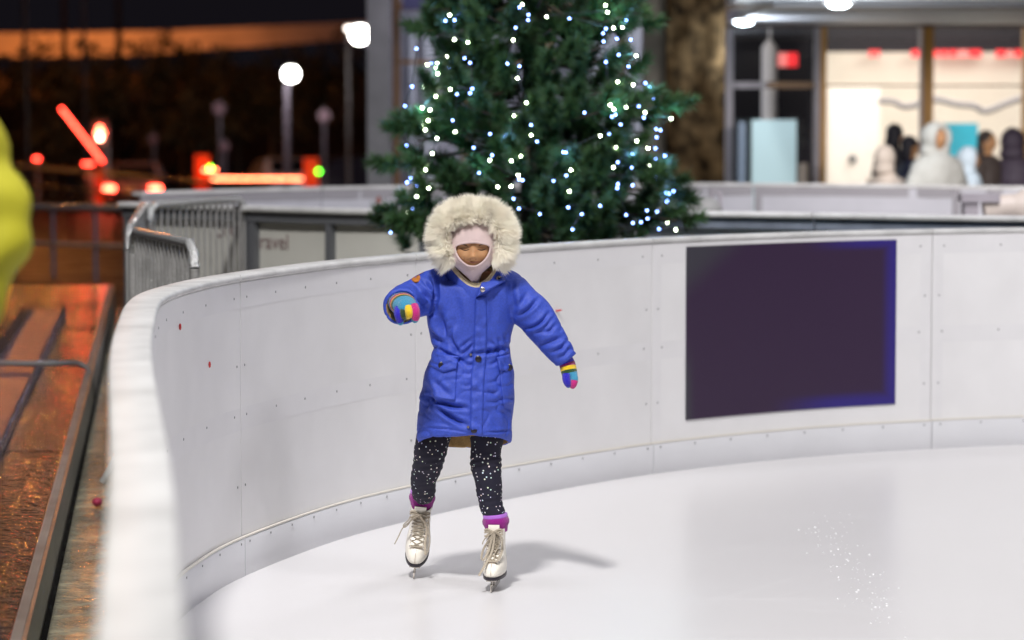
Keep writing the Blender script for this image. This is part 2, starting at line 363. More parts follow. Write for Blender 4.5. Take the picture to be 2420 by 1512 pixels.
for i in range(5):
    t0, t1 = cuts[i] + .004, cuts[i + 1] - .004; c = P2.at((t0 + t1) / 2)
    b = thing('rink_board', l2[i], 'rink board', (c[0], c[1], 0), 'boards of the middle wall behind the tree')
    wallstrip(MB(), P2, t0, t1, .045, .057, 0, .98, .15).build('panel', M['shadedpanel'] if i < 3 else M['board'], b, True)
    wallstrip(MB(), P2, t0, t1, -.04, .06, .982, 1.012, .15, bev=.006).build('top_rail', M['rail'], b, True)
    f = MB(); wallstrip(f, P2, t0, t1, -.004, .04, .925, .980, .15); f.build('frame_rail', M['frame'] if i < 3 else M.setdefault('bluegrey', mat('blue grey frame', (.23, .26, .33), .45, var=.2)), b)
    n = max(1, round((t1 - t0) / .75))
    for k in range(n + 1):
        q = t0 + .025 + (t1 - t0 - .05) * k / n; wallstrip(MB(), P2, q - .02, q + .02, 0, .043, 0, .923, .15).build('post', M['frame'], b)
    if i in (0, 1):
        for s_, px_, py_, sz in ((('Ski', 498, 560, .16),) if i == 0 else (('travel', 588, 585, .12),)):
            cu = bpy.data.curves.new('lettering', 'FONT'); cu.body = s_; cu.size = sz; cu.extrude = .001
            q = find2(P2, px_); p = P2.at(q, .0425); a = P2.at(q + .4) - P2.at(q); z = HC - (py_ - 255) * p[1] / F
            to = bpy.data.objects.new('tmp', cu); SC.collection.objects.link(to); dg = bpy.context.evaluated_depsgraph_get(); dg.update()
            tm = bpy.data.meshes.new_from_object(to.evaluated_get(dg)); bpy.data.objects.remove(to)
            o = link('lettering', tm, txt_m, b, ORG[b.name]); o.location = (p[0] - c[0], p[1] - c[1], z); o.rotation_euler = (math.pi / 2, 0, math.atan2(a[1], a[0]))
P3 = Path([(-2.45, 19.6), (-2.1, 20.0), (-1.3, 20.9), (-.4, 21.4), (.6, 21.8), (1.7, 21.9), (2.8, 21.5), (3.6, 21.0), (5.5, 20.4)])
cuts = [.02, find2(P3, 760), find2(P3, 1230), find2(P3, 1780), find2(P3, 2250), P3.L - .02]
l3 = ['far rink board at the left end, below the horizontal red light bar', 'far rink board left of the tree with one brown mark', 'far rink board hidden behind the tree', 'far pale rink board below the pale blue display board', 'far pale rink board at the right edge, below the white hooded child']
farp = mat('far board plastic', (.44, .44, .48), .45, var=.03)
for i in range(5):
    t0, t1 = cuts[i] + .004, cuts[i + 1] - .004; c = P3.at((t0 + t1) / 2)
    b = thing('rink_board', l3[i], 'rink board', (c[0], c[1], 0), 'pale boards of the far rink wall')
    wallstrip(MB(), P3, t0, t1, 0, .012, 0, .975, .2).build('panel', farp, b, True)
    wallstrip(MB(), P3, t0, t1, -.015, .09, .976, 1.0, .2, bev=.006).build('top_rail', M['rail'], b, True)
    wallstrip(MB(), P3, t0, t1, -.012, -.002, 0, .13, .2).build('kick_plate', M['kick'], b, True)
    st_ = MB(); wallstrip(st_, P3, t0, t1, -.002, 0, .91, .974, .3)
    if i >= 2: wallstrip(st_, P3, t0, t0 + .06, -.003, 0, .14, .908, .3)
    st_.build('frame_strip', M.setdefault('gs', mat('grey strip', (.27, .26, .28), .5)), b)
    if i == 1:
        q = find2(P3, 893); p = P3.at(q, -.006); MB().ball((p[0], p[1], HC - (472 - 255) * p[1] / F), (.022, .004, .028), 8, 5).build('brown_mark', mat('brown mark', (.22, .06, .04), .5), b)
# ------------------------------------------------------------------ deck, tracks, hose
dk = thing('wet_deck', 'low wet timber deck with orange glints left of the rink', 'deck', (-2.5, 12, -.06))
def ex(y): return -.4 - .118 * y
y0 = 3.
k = 0
while y0 < 24:
    y1 = y0 + 2.35; mb = MB()
    for j in range(3):
        a, b_ = -.0 - j * 1.2, -.0 - j * 1.2 - 1.194
        V = [(ex(y0 + .006) + a, y0 + .006), (ex(y0 + .006) + b_, y0 + .006), (ex(y1 - .006) + b_, y1 - .006), (ex(y1 - .006) + a, y1 - .006)]
        dz = random.uniform(-.0025, .0025)
        mb.add([(*p, .085 + dz) for p in V] + [(*p, .12 + dz) for p in V], [(0, 3, 2, 1), (4, 5, 6, 7), (0, 1, 5, 4), (1, 2, 6, 5), (2, 3, 7, 6), (3, 0, 4, 7)])
    mb.build('deck_section', M['deck'], dk); y0 = y1; k += 1
fa = MB(); fa.bar((ex(3) + .016, 3, .03), (ex(24) + .016, 24, .03), .03, .186); fa.build('fascia', mat('wet fascia', (.11, .10, .085), .35, var=.3, bump=.5, bscale=20, stretch=(1, .3, 1)), dk)
fb = MB(); fb.bar((ex(3) + .004, 3, .1215), (ex(24) + .004, 24, .1215), .03, .008); fb.build('edge_strip', mat('worn edge', (.17, .155, .14), .5, var=.3, vscale=3), dk)
tr = thing('cable_track', 'ribbed wet metal track lying along the timber deck', 'track', (-3, 16, .12))
for off in (-.27, -.50, -.56):
    mb = MB(); n = 60; R = []
    mb.bar((ex(12.2) + off, 12.2, .138), (ex(21) + off, 21, .138), .024, .028)
    for q in np.linspace(12.3, 20.9, 70): mb.ball((ex(q) + off, q, .154), (.013, .022, .009), 6, 4)
    mb.build('ridge', M['track'], tr, True)
mb = MB(); mb.bar((ex(12.2) - .39, 12.2, .128), (ex(21) - .39, 21, .128), .19, .008); mb.build('track_bed', M['trackfloor'], tr)
P_ = [W(-160, 861, 16.1), W(-40, 858, 16.1), W(80, 859, 16.1), W(160, 858, 16.1), W(190, 860, 16.05), W(205, 872, 16.05), W(213, 893, 16.05), W(217, 915, 16.1), W(218, 937, 16.15)]
tag(MB().tube(spline(P_, 5), .016, 10).build('hose', mat('grey hose', (.12, .12, .12), .4), None, True), 'grey hose lying across the deck and bending down at its edge', 'hose')
mb = MB(); c = G(230, 1192, -.03); mb.ball((c[0] - .0, c[1], -.02), (.022, .03, .018), 8, 6)
tag(mb.build('plastic_cap', mat('pink plastic', (.30, .02, .06), .4), None, True), 'pink plastic scrap lying in the gutter beside the near rink wall', 'litter')
# ------------------------------------------------------------------ crowd barriers
def barrier(label, A, B, h=1.05, r=.019, nb=14, cut=None):
    A = np.array([A[0], A[1], 0.]); B = np.array([B[0], B[1], 0.]); mid = (A + B) / 2
    t = thing('crowd_barrier', label, 'barrier', tuple(mid + [0, 0, -.05]), 'galvanised steel crowd barriers')
    d = (B - A) / np.linalg.norm(B - A); z = np.array([0, 0, 1.]); cr = .09
    p = [A + z * .12, A + z * (h - cr), A + d * cr * .3 + z * (h - cr * .3), A + d * cr + z * h, B - d * cr + z * h, B - d * cr * .3 + z * (h - cr * .3), B + z * (h - cr), B + z * .12]
    MB().tube(p[1:-1], r, 10).build('top_rail', M['galvwet'], t, True)
    MB().tube([p[0], p[1]], r, 10).build('upright', M['galv'], t, True); MB().tube([p[-1], p[-2]], r, 10).build('upright', M['galv'], t, True)
    MB().tube([A + z * .16, B + z * .16], r * .8, 8).build('bottom_rail', M['galv'], t, True)
    L_ = np.linalg.norm(B - A)
    for k in range(1, nb):
        q = A + d * L_ * k / nb; MB().tube([q + z * .16, q + z * (h - .005)], .008, 6).build('bar', M['galv'], t, True)
    sd = np.cross(d, z)
    for q in (A + d * .2, B - d * .2):
        MB().tube([q - sd * .13 - z * .035, q - sd * .06 + z * .08, q + z * .15, q + sd * .06 + z * .08, q + sd * .13 - z * .035], .012, 8).build('foot', M['galv'], t, True)
    return t
def top(px, py, h): # plan point of a rail of height h seen at this pixel
    g = G(px, py, h); return g[:2]
barrier('nearest steel crowd barrier with wet glinting rail, behind the rink bend', top(313, 545, 1.05), top(459, 577, 1.05), nb=16)
barrier('steel crowd barrier seen end-on running back from the nearest one', top(313, 541, 1.05) + np.array([-.02, .05]), top(341, 483, 1.05), nb=20)
barrier('farthest steel crowd barrier, standing before the faded lettering', top(350, 484, 1.05), top(579, 469, 1.05) , nb=16, r=.022)
# ------------------------------------------------------------------ far left: embankment, wall, road things
def ns(x, y, z): return noise.noise(Vector((x, y, z)))
V = []; xs = np.linspace(-42, 12, 80); ys = np.linspace(108, 128, 24)
for y in ys:
    for x in xs:
        u = (y - 108) / 20; V.append((x, y, -1.5 + 4.6 * u ** 1.3 + .5 * ns(x * .5, y * .5, 0) + .3 * ns(x * 1.7, y * 1.7, 3)))
nx = len(xs)
o = sheet('hillside', V, [(j * nx + i, j * nx + i + 1, (j + 1) * nx + i + 1, (j + 1) * nx + i) for j in range(len(ys) - 1) for i in range(nx - 1)], mat('dark bank', (.05, .032, .02), .9, var=.5, vscale=.6), smooth=True)
# bright wall above the bank, rising to the right
pts = [(-120, 128, 80), (0, 122, 78), (200, 119, 76), (300, 117, 74), (400, 112, 72), (480, 104, 68), (600, 96, 63), (760, 84, 56), (900, 72, 48), (1100, 60, 30)]
mb = MB(); D = 129.; V = []
for px, pb_, pt in pts:
    a = W(px, pb_ + 14, D); b = W(px, pt, D); V += [tuple(a), tuple(b), tuple(b + [0, .5, 0]), tuple(a + [0, .5, 0])]
mb.rings([V[4 * i:4 * i + 4] for i in range(len(pts))]); tag(mb.build('retaining_wall', mat('rendered wall', (.55, .45, .36), .8, var=.25, vscale=.5)), 'long pale wall on top of the dark bank, glowing orange under street lamps', 'wall')
def lpost(name, label, cat, px, ptop, pbot, d, r, m, group=None):
    a = W(px, ptop, d); b = W(px, pbot, d); b[0] = a[0]; b[1] = a[1]
    t = thing(name, label, cat, tuple(b), group); MB().tube([b, a], [r * 1.15, r], 10).build('pole', m, t, True); return t, a, b
# two dark poles in front of the wall
for px, pt, pb_, r, lb in ((279, -60, 96, .12, 'thick dark pole reaching down in front of the orange wall'), (150, -60, 135, .10, 'thin faint pole in front of the left end of the orange wall')):
    t, a, b = lpost('utility_pole', lb, 'pole', px, pt, pb_ + 330, 112, r, M['dark'] if px > 200 else mat('grey pole', (.05, .03, .03), .9), 'poles before the orange wall')
    arm = a - [0, 0, .7]; MB().bar(arm - [.8, 0, 0], arm + [.8, 0, 0], .12, .12).build('crossarm', M['dark'], t)
# sodium street lamps
sod = mat('sodium lamp', (1, .4, .05), .5, emit=(1, .30, .06), estr=1700)
for i, (px, dd, zz) in enumerate(((-60, 66, 8.3), (60, 84, 10.2), (200, 96, 11.8))):
    x = W(px, 255, dd)[0]; zb = -1.5
    t = thing('street_lamp', ['orange sodium street lamp above the left edge, nearest of three', 'orange sodium street lamp above the raised barrier, middle of three', 'orange sodium street lamp farthest to the right, of three'][i], 'street lamp', (x, dd, zb), 'sodium street lamps')
    MB().tube([(x, dd, zb), (x, dd, zz + .1), (x - .5, dd - .8, zz + .35)], [.07, .05, .04], 8).build('pole', M['dark'], t, True)
    MB().ball((x - .6, dd - 1.1, zz + .3), (.28, .5, .1), 12, 6).build('lamp_housing', M['frame'], t, True)
    MB().ball((x - .6, dd - 1.1, zz + .14), (.13, .20, .07), 14, 8).build('lens', sod, t, True)
    q = lamp('POINT', 'sodium_light', (x - .6, dd - 1.3, zz - .2), None, 40, (1, .42, .10), .2)
for px in (-10, 130, 260, 380): q = lamp('SPOT', 'wall_light', tuple(W(px, -10, 121)), tuple(W(px, 105, 129)), 800, (1, .31, .08), .2, 100, .8)
q = lamp('SPOT', 'wall_light', tuple(W(640, -40, 116)), tuple(W(680, 88, 129)), 500, (1, .42, .30), .2, 100, .9)
for px in (60, 300, 560): lamp('SPOT', 'bank_fill', tuple(W(px, 120, 96)), tuple(W(px + 60, 230, 112)), 22, (1, .36, .22), .3, 120, .9)  # added warm fill so the bank is not black
# white globe lamps
glob = mat('lit globe', (1, 1, 1), .4, emit=(1, .97, .9), estr=26)
for px, py, d, lb, rr in ((687, 175, 92, 'white globe lamp on a slim pole above the parked cars', .24), (851, 82, 84, 'white lamp high up, half hidden by the concrete post', .27)):
    a = W(px, py, d); t = thing('globe_lamp', lb, 'lamp', (a[0], a[1], -1.5), 'white globe lamps')
    ox = -.12 if px < 800 else .55
    MB().tube([(a[0] + ox, a[1], -1.5), (a[0] + ox, a[1], a[2] - .35), (a[0] - .0, a[1], a[2] - rr * .75)], [.11, .08, .08], 10).build('pole', M.setdefault('lpole', mat('lamp pole', (.10, .09, .12), .5)), t, True)
    MB().ball(a, (rr, rr, rr * .95), 18, 12).build('globe', glob, t, True)
    MB().ball(a + [0, 0, rr * .98], (rr * .72, rr * .72, .05), 14, 5).build('cap', M['frame'], t, True)
    lamp('POINT', 'globe_light', tuple(a + [0, -1.2, -.1]), None, 260, (1, .93, .9), .2)
a = W(823, 68, 95)
t = thing('globe_lamp', 'small dim lamp just left of the half hidden white lamp', 'lamp', (a[0], a[1], -1.5), 'white globe lamps')
MB().tube([(a[0], a[1], -1.5), (a[0], a[1], a[2] - .05)], .06, 8).build('pole', M['frame'], t, True); MB().ball(a, (.1, .1, .08), 12, 8).build('globe', mat('dim globe', (1, 1, 1), .4, emit=(1, .9, .8), estr=7), t, True)
# barrier gates
red = mat('red led', (1, .05, .02), .4, emit=(1, .045, .025), estr=34); redb = mat('bright red led', (1, .05, .02), .4, emit=(1, .17, .07), estr=36)
grn = mat('green led', (.1, 1, .1), .4, emit=(.12, .9, .03), estr=16); orc = mat('orange cabinet', (.9, .07, .012), .4, emit=(.9, .04, .01), estr=.35); armw = mat('arm white', (.6, .5, .5), .5)
def gate(label, cpx, ctop, cbot, d, A, B, mt, n, hw=.17, green=None):
    c = W(cpx, cbot, d); tpz = W(cpx, ctop, d)[2]
    t = thing('barrier_gate', label, 'barrier gate', (c[0], c[1], -1.5), 'boom gates with red light bars')
    mb = MB(); mb.box((c[0] - hw, d - .15, -1.5), (c[0] + hw, d + .15, tpz)); mb.build('cabinet', orc, t)
    a = W(*A, d - .25); b = W(*B, d - .25); MB().bar(a, b, .05, .10).build('boom_arm', armw, t)
    mb = MB()
    for k in range(n): mb.ball(a + (b - a) * k / (n - 1) + [0, -.06, 0], .022, 6, 4)
    mb.build('led_strip', mt, t, True)
    if green: MB().ball(W(*green, d - .3), .055, 8, 6).build('status_light', grn, t, True)
    return t
gate('boom gate lowered across the road, pale red light bar, right orange cabinet', 735, 374, 430, 88, (712, 422), (503, 422), redb, 34, .2, (753, 405))
gate('boom gate with its red light arm raised slanting up to the left', 236, 400, 470, 90, (243, 382), (145, 256), red, 42, .12)
t = thing('gate_cabinet', 'orange gate cabinet with green light at the left end of the lowered bar', 'cabinet', tuple(W(478, 455, 88)))
a = W(478, 366, 88); b = W(478, 452, 88); MB().box((a[0] - .2, 87.8, b[2]), (a[0] + .2, 88.1, a[2])).build('housing', orc, t)
MB().ball(W(497, 396, 87.6), .05, 8, 6).build('status_light', grn, t, True)
mb = MB()
for q in (484, 492, 500, 508): mb.ball(W(q, 402, 87.6), .035, 6, 4)
mb.build('warning_light', redb, t, True)
# traffic light
t, a, b = lpost('traffic_light', 'red signal light on a pole beside the raised arm', 'traffic light', 250, 295, 470, 91, .09, M['lilac'])
q = W(237, 316, 90.7); MB().box(tuple(q - [.22, .05, .42]), tuple(q + [.22, .12, .42])).build('signal_head', M['frame'], t)
for dx, dz in ((0, .16), (0, -.12), (.07, .02), (-.07, .02)): MB().ball(q + [dx, -.1, dz], .07, 8, 6).build('signal_lens', mat('signal', (1, .1, .05), .4, emit=(1, .10, .05), estr=34) if dz > .1 or dx else M.setdefault('sigw', mat('signal2', (1, .3, .2), .4, emit=(1, .35, .22), estr=40)), t, True)
# parked cars
def car(label, pxc, ptop, d, rot, col, lights=None, L_=4.2, Wd=1.75, H=1.45):
    c = W(pxc, ptop, d); t = thing('parked_car', label, 'car', (c[0], c[1], -1.5), 'parked cars', rotz=rot)
    body = mat('car paint', col, .25, coat=1, spec=.6); glass = M.setdefault('carglass', mat('car glass', (.01, .01, .012), .08, spec=.8)); tyre = M.setdefault('tyre', mat('tyre', (.02, .02, .02), .8))
    prof = [(-2.05, .35), (-2.1, .62), (-2.0, .88), (-1.45, .95), (-.8, 1.40), (.1, 1.45), (.95, 1.36), (1.7, .98), (2.05, .9), (2.12, .6), (2.05, .35)]
    R = []
    for sx_, k in ((-Wd / 2, .93), (-Wd / 2 + .06, .985), (-Wd / 2 + .22, 1), (Wd / 2 - .22, 1), (Wd / 2 - .06, .985), (Wd / 2, .93)):
        R.append([(sx_ * (1 if z < 1 else .82), y * k, z if z < .9 else .9 + (z - .9) * (1 if abs(sx_) < .8 else .9)) for y, z in prof])
    MB().rings(R).build('body', body, t, True)
    for sg in (-1, 1):
        xx = sg * Wd / 2 * .845
        mb = MB(); mb.add([(xx, -1.2, .98), (xx, 1.45, .98), (xx * .985, .8, 1.32), (xx * .985, -.7, 1.34)], [(0, 1, 2, 3)]); mb.build('side_window', glass, t)
    MB().add([(-.62, -1.42, .985), (.62, -1.42, .985), (.56, -.84, 1.40), (-.56, -.84, 1.40)], [(0, 1, 2, 3)]).build('windscreen', glass, t)
    MB().add([(-.62, 1.68, 1.01), (.62, 1.68, 1.01), (.56, 1.0, 1.36), (-.56, 1.0, 1.36)], [(0, 1, 2, 3)]).build('rear_window', glass, t)
    for x in (-.78, .78):
        for y in (-1.3, 1.3):
            mb = MB(); mb.tube([(x - .1, y, .32), (x + .1, y, .32)], .32, 18); w_ = mb.build('wheel', tyre, t, True); MB().tube([(x - .11, y, .32), (x + .11, y, .32)], .19, 12).build('rim', M['galv'], w_, True)
    for x in (-.66, .66):
        MB().box((x - .16, -2.12, .68), (x + .16, -2.0, .8)).build('tail_light', lights or M.setdefault('offl', mat('lamp off', (.25, .03, .03), .3)), t)
    MB().box((-.26, -2.13, .5), (.26, -2.08, .62)).build('number_plate', M['white'], t)
    return t
car('silver car behind the lowered light bar, roof catching the lamp', 668, 371, 97, .25, (.45, .42, .45))
car('dark car at the foot of the half hidden lamp', 835, 377, 100, -1.25, (.03, .03, .05))
brk = mat('brake light', (1, .03, .02), .4, emit=(1, .07, .035), estr=30)
car('dark car with both red tail lights on, before the bank', 325, 392, 88, .05, (.34, .20, .20), brk, Wd=1.5)
# loose red lights of other traffic
def redbox(label, px, py, d, wd, n, m):
    c = W(px, py, d); t = thing('road_beacon', label, 'beacon', (c[0], c[1], -1.5), 'red road beacons')
    MB().tube([(c[0], d, -1.5), (c[0], d, c[2] - .05)], .04, 8).build('post', M['lilac'], t, True)
    MB().box((c[0] - wd / 2 - .05, d - .03, c[2] - .07), (c[0] + wd / 2 + .05, d + .05, c[2] + .07)).build('lamp_box', M['frame'], t)
    mb = MB()
    for k in range(n): mb.ball((c[0] + (-.5 + (k / (n - 1) if n > 1 else .5)) * wd, d - .07, c[2]), .026, 6, 4)
    mb.build('lamp', m, t, True)
redbox('single red beacon beside the yellow raincoat', 88, 375, 90, .12, 4, red)
redbox('upper red beacon under the raised light arm', 209, 387, 90, .26, 6, red)
redbox('lower brighter red light bar under the raised arm', 219, 410, 86, .40, 9, redb)
# signs on slim posts
for px, pt, sz, lb in ((362, 318, .16, 'small pale round sign between the two gates'), (518, 245, .2, 'pale narrow sign on a tall slim post'), (530, 335, .17, 'small pink sign above the left orange cabinet'), (766, 262, .2, 'tall slim post with a bluish pennant')):
    t, a, b = lpost('road_sign', lb, 'sign', px, pt - 8, 470, 93, .045, M['lpole'], 'signs on slim posts')
    MB().tube([a + [0, -.1, -.25], a + [0, -.06, -.25]], sz, 14).build('sign_plate', mat('sign face', (.14, .09, .12), .6), t, True)
# person in pale red next to the gate
# guard rails
def guard(label, A, B, dA, dB, r, n, g='guard rails beside the road'):
    a = W(*A, dA); b = W(*B, dB); c = (a + b) / 2; zb = gz(c[1]); t = thing('guard_rail', label, 'railing', (c[0], c[1], zb), g)
    MB().tube([a, b], r, 10).build('rail', M['galvwet'], t, True); MB().tube([a - [0, 0, .35], b - [0, 0, .35]], r * .7, 8).build('lower_rail', M['galv'], t, True)
    for k in range(n + 1):
        q = a + (b - a) * k / n; MB().tube([(q[0], q[1], gz(q[1])), q], r * .7, 8).build('post', M['lpole'], t, True)
guard('galvanised guard rail crossing behind the red beacons', (-40, 386), (640, 446), 62, 54, .045, 6)
guard('low galvanised rail at the height of the barrier tops', (-60, 487), (330, 492), 30, 27, .03, 4)
# low hedge plants on the bank
def bush(x, y, z, sx_, sz, n, seed):
    r = np.random.RandomState(seed); c = r.normal(size=(n, 3)); c /= np.linalg.norm(c, axis=1)[:, None]; c *= (r.rand(n, 1) ** .4) * (1 + .35 * np.sin(c[:, :1] * 5 + seed)); c = c * [sx_, sx_ * .6, sz] + [x, y, z]
    a = r.normal(size=(n, 3)); b = r.normal(size=(n, 3)); s = .16
    V = np.stack([c, c + a * s, c + b * s], 1).reshape(-1, 3); mb = MB(); mb.v.append(V); mb.n = len(V); mb.f = [(3 * i, 3 * i + 1, 3 * i + 2) for i in range(n)]; mb.mi = [0] * n; return mb
leaf = mat('dark leaves', (.045, .04, .018), .7, var=.5, vscale=1.); trunkm = mat('bark', (.06, .045, .03), .9)
for i, (px, py, d, sx_, sz) in enumerate(((60, 190, 106, 2.2, 1.3), (190, 215, 104, 2.0, 1.5), (330, 200, 106, 2.2, 1.4), (430, 180, 107, 1.8, 1.3), (560, 215, 105, 2.2, 1.5), (640, 255, 104, 1.6, 1.1), (760, 200, 106, 2.0, 1.6), (460, 300, 103, 2.0, 1.0), (120, 330, 103, 1.8, .9))):
    c = W(px, py, d); lb = ['dark tree below the orange wall, first from the left', 'dark tree above the raised light arm', 'dark tree below the thick pole', 'dark tree where the orange glow ends', 'dark tree left of the globe lamp', 'small dark tree behind the globe lamp pole', 'dark tree between globe lamp and concrete post', 'low dark bush above the left orange cabinet', 'low dark bush behind the yellow raincoat'][i]
    zb = -1.5 + 4.6 * max(0, (d - 108) / 20) ** 1.3
    t = thing('dark_tree' if i < 7 else 'dark_bush', lb, 'tree' if i < 7 else 'bush', (c[0], d, zb), 'dark trees and bushes on the bank')
    MB().tube([(c[0], d, zb), (c[0] + .1, d, c[2])], [.16, .07], 8).build('trunk', trunkm, t, True)
    bush(c[0], d, c[2], sx_, sz, 900, i).build('crown', leaf, t, fix=False)
#@@ BUILDING
# ------------------------------------------------------------------ glazed building (right), built at its own depth
DB = 30.0
def X(px, d=DB): return W(px, 255, d)[0]
def Z(py, d=DB): return HC - (py - 255) * d / F
glassm = bpy.data.materials.new('window glass'); glassm.use_nodes = True; nt = glassm.node_tree; nt.nodes.clear()
o_ = nt.nodes.new('ShaderNodeOutputMaterial'); mx = nt.nodes.new('ShaderNodeMixShader'); tr_ = nt.nodes.new('ShaderNodeBsdfTransparent'); gl_ = nt.nodes.new('ShaderNodeBsdfGlossy')
gl_.inputs['Roughness'].default_value = .03; mx.inputs[0].default_value = .09; nt.links.new(tr_.outputs[0], mx.inputs[1]); nt.links.new(gl_.outputs[0], mx.inputs[2]); nt.links.new(mx.outputs[0], o_.inputs[0])
bd = thing('glazed_building', 'long glazed hall with golden timber window posts and bright white room inside', 'building', (X(1900), DB, -.05))
x0, x1 = X(1712), X(2600)
tz, tt = Z(201), Z(66)
# slab, back wall, ceiling, end walls
MB().box((X(925), DB + .0, -.2), (x1 + 1, DB + 8, -.02)).build('floor_slab', mat('hall floor', (.4, .37, .33), .4, var=.1), bd)
xm = X(1928)
MB().box((X(1929, 36.4), 36.4, -.02), (x1 + 1, 36.6, Z(124, 36.4))).build('back_wall', mat('white hall wall', (.85, .79, .70), .7, var=.02), bd)
MB().box((X(925), 36.62, -.02), (x1 + 1, 36.8, 3.4)).build('rear_wall', M['dark'], bd)
MB().box((X(925), DB + .06, 3.3), (x1 + 1, 36.6, 3.4)).build('ceiling', M['dark'], bd)
pa_, pb_ = np.array([X(1930), DB + .12]), np.array([X(1930, 36.3), 36.3])
MB().bar((*pa_, 1.2), (*pb_, 1.2), .05, 3.6).build('partition', mat('partition', (.75, .72, .68), .7), bd)
MB().bar((pa_[0] - .045, pa_[1], 1.2), (pb_[0] - .045, pb_[1], 1.2), .03, 3.6).build('partition_dark_sheet', M['dark'], bd)  # dark sheet added so the panes left of it look unlit
# window posts and rails
def post(pa, pb, y0_, y1_, m, d=DB, dep=.10, name='window_post'): MB().box((X(pa, d), d - dep / 2, Z(y1_, d)), (X(pb, d), d + dep / 2, Z(y0_, d))).build(name, m, bd)
post(1714, 1731, 66, 450, M['lilac']); post(1924, 1936, 66, 450, M['lilac']); post(1936, 1950, 60, 450, M['orangewood'], dep=.16)
post(2172, 2178, 66, 450, M['lilac']); post(2178, 2202, 60, 450, M['orangewood'], dep=.16); post(2416, 2440, 60, 450, M['orangewood'], dep=.16)
for a, b, m in ((1731, 1810, M['lilac']), (1810, 1924, M['brown'])): MB().box((X(a) + .003, DB - .04, Z(209)), (X(b) - .003, DB + .04, Z(194))).build('transom', m, bd)
for a, b in ((1950, 2172), (2202, 2416)): MB().box((X(a) + .003, DB - .03, Z(205)), (X(b) - .003, DB + .03, Z(200))).build('transom', M['brown'], bd)
for a, b in ((1731, 1924), (1950, 2172), (2202, 2416)):
    for u, v in ((66, 196), (208, 440)): MB().box((X(a) + .005, DB + .05, Z(v)), (X(b) - .005, DB + .056, Z(u))).build('window_pane', glassm, bd)
MB().box((X(1700), DB - .1, Z(66)), (x1, DB + .1, Z(66) + .9)).build('lintel', mat('brown lintel', (.12, .075, .06), .6), bd)
# canopy with soffit and bright fascia
zc = Z(60)
MB().box((X(1716), 24.6, zc), (x1, DB - .12, zc + .12)).build('canopy_soffit', mat('grey soffit', (.78, .80, .88), .55, var=.08, vscale=2), bd)
MB().box((X(1716, 24.5), 23.2, zc + .02), (x1, 24.55, zc + .16)).build('canopy_edge', mat('pale fascia', (.8, .82, .86), .5), bd)
MB().box((X(1716, 24.6), 24.58, zc - .02), (x1, 24.66, zc + .0)).build('canopy_trim', mat('tan trim', (.35, .27, .2), .5), bd)
cl = mat('cool lamp', (1, 1, 1), .4, emit=(.72, .90, 1), estr=24)
for px, py, lb in ((1757, 52, 'left round ceiling lamp under the canopy'), (1981, 10, 'right brighter ceiling lamp at the canopy edge')):
    d = F * (zc - .03 - HC) / (255 - py); c = W(px, py, d)
    t = thing('ceiling_lamp', lb, 'ceiling lamp', tuple(c), 'ceiling lamps under the canopy'); MB().ball(c, (.085, .09, .028), 14, 6).build('diffuser', cl, t, True)
    MB().tube([c + [0, 0, .01], c + [0, 0, .028]], .115, 16).build('lamp_rim', M['white'], t)
    lamp('POINT', 'canopy_light', tuple(c - [0, 0, .22]), None, 34, (.85, .93, 1), .06)
lamp('AREA', 'hall_light', (X(2300, 33.2), 33.2, 3.2), (X(2300, 33.2), 33.2, 0), 240, (1, .93, .84), 3.4, sy=4)
lamp('AREA', 'hall_light', (X(2300), 31.2, 3.1), (X(2300), 36, 1.4), 70, (1, .94, .86), 3, sy=1)
# inside: column reflection as a solid shaft, cabinet, garland, letters
c = X(1817, 32.5); t = thing('column_reflection', 'white column reflection in the dark panes, modelled as a shaft', 'column', (c, 32.5, 0))
MB().tube([(c, 32.5, 0), (c, 32.5, Z(112, 32.5)), (c, 32.5, Z(98, 32.5)), (c, 32.5, Z(92, 32.5)), (c, 32.5, 3.3)], [.085, .085, .03, .012, .012], 16).build('shaft', M['white'], t, True)  # solid shaft stands in for a reflection in the panes
lamp('AREA', 'column_fill', (c - .3, 31.4, 2.9), (c, 32.5, 1.4), 4, (1, .9, .8), .5)  # added lamp brightening the reflection shaft
def letters(label, s_, pxl, py, d, size, m, name='lit_sign'):
    cu = bpy.data.curves.new('t', 'FONT'); cu.body = s_; cu.size = size; cu.extrude = .02; cu.offset = .006
    to = bpy.data.objects.new('tmp', cu); SC.collection.objects.link(to); dg = bpy.context.evaluated_depsgraph_get(); dg.update()
    tm = bpy.data.meshes.new_from_object(to.evaluated_get(dg)); bpy.data.objects.remove(to)
    p = W(pxl, py, d); t = thing(name, label, 'sign', tuple(p)); o = link('letters', tm, m, t); o.rotation_euler = (math.pi / 2, 0, 0); return t
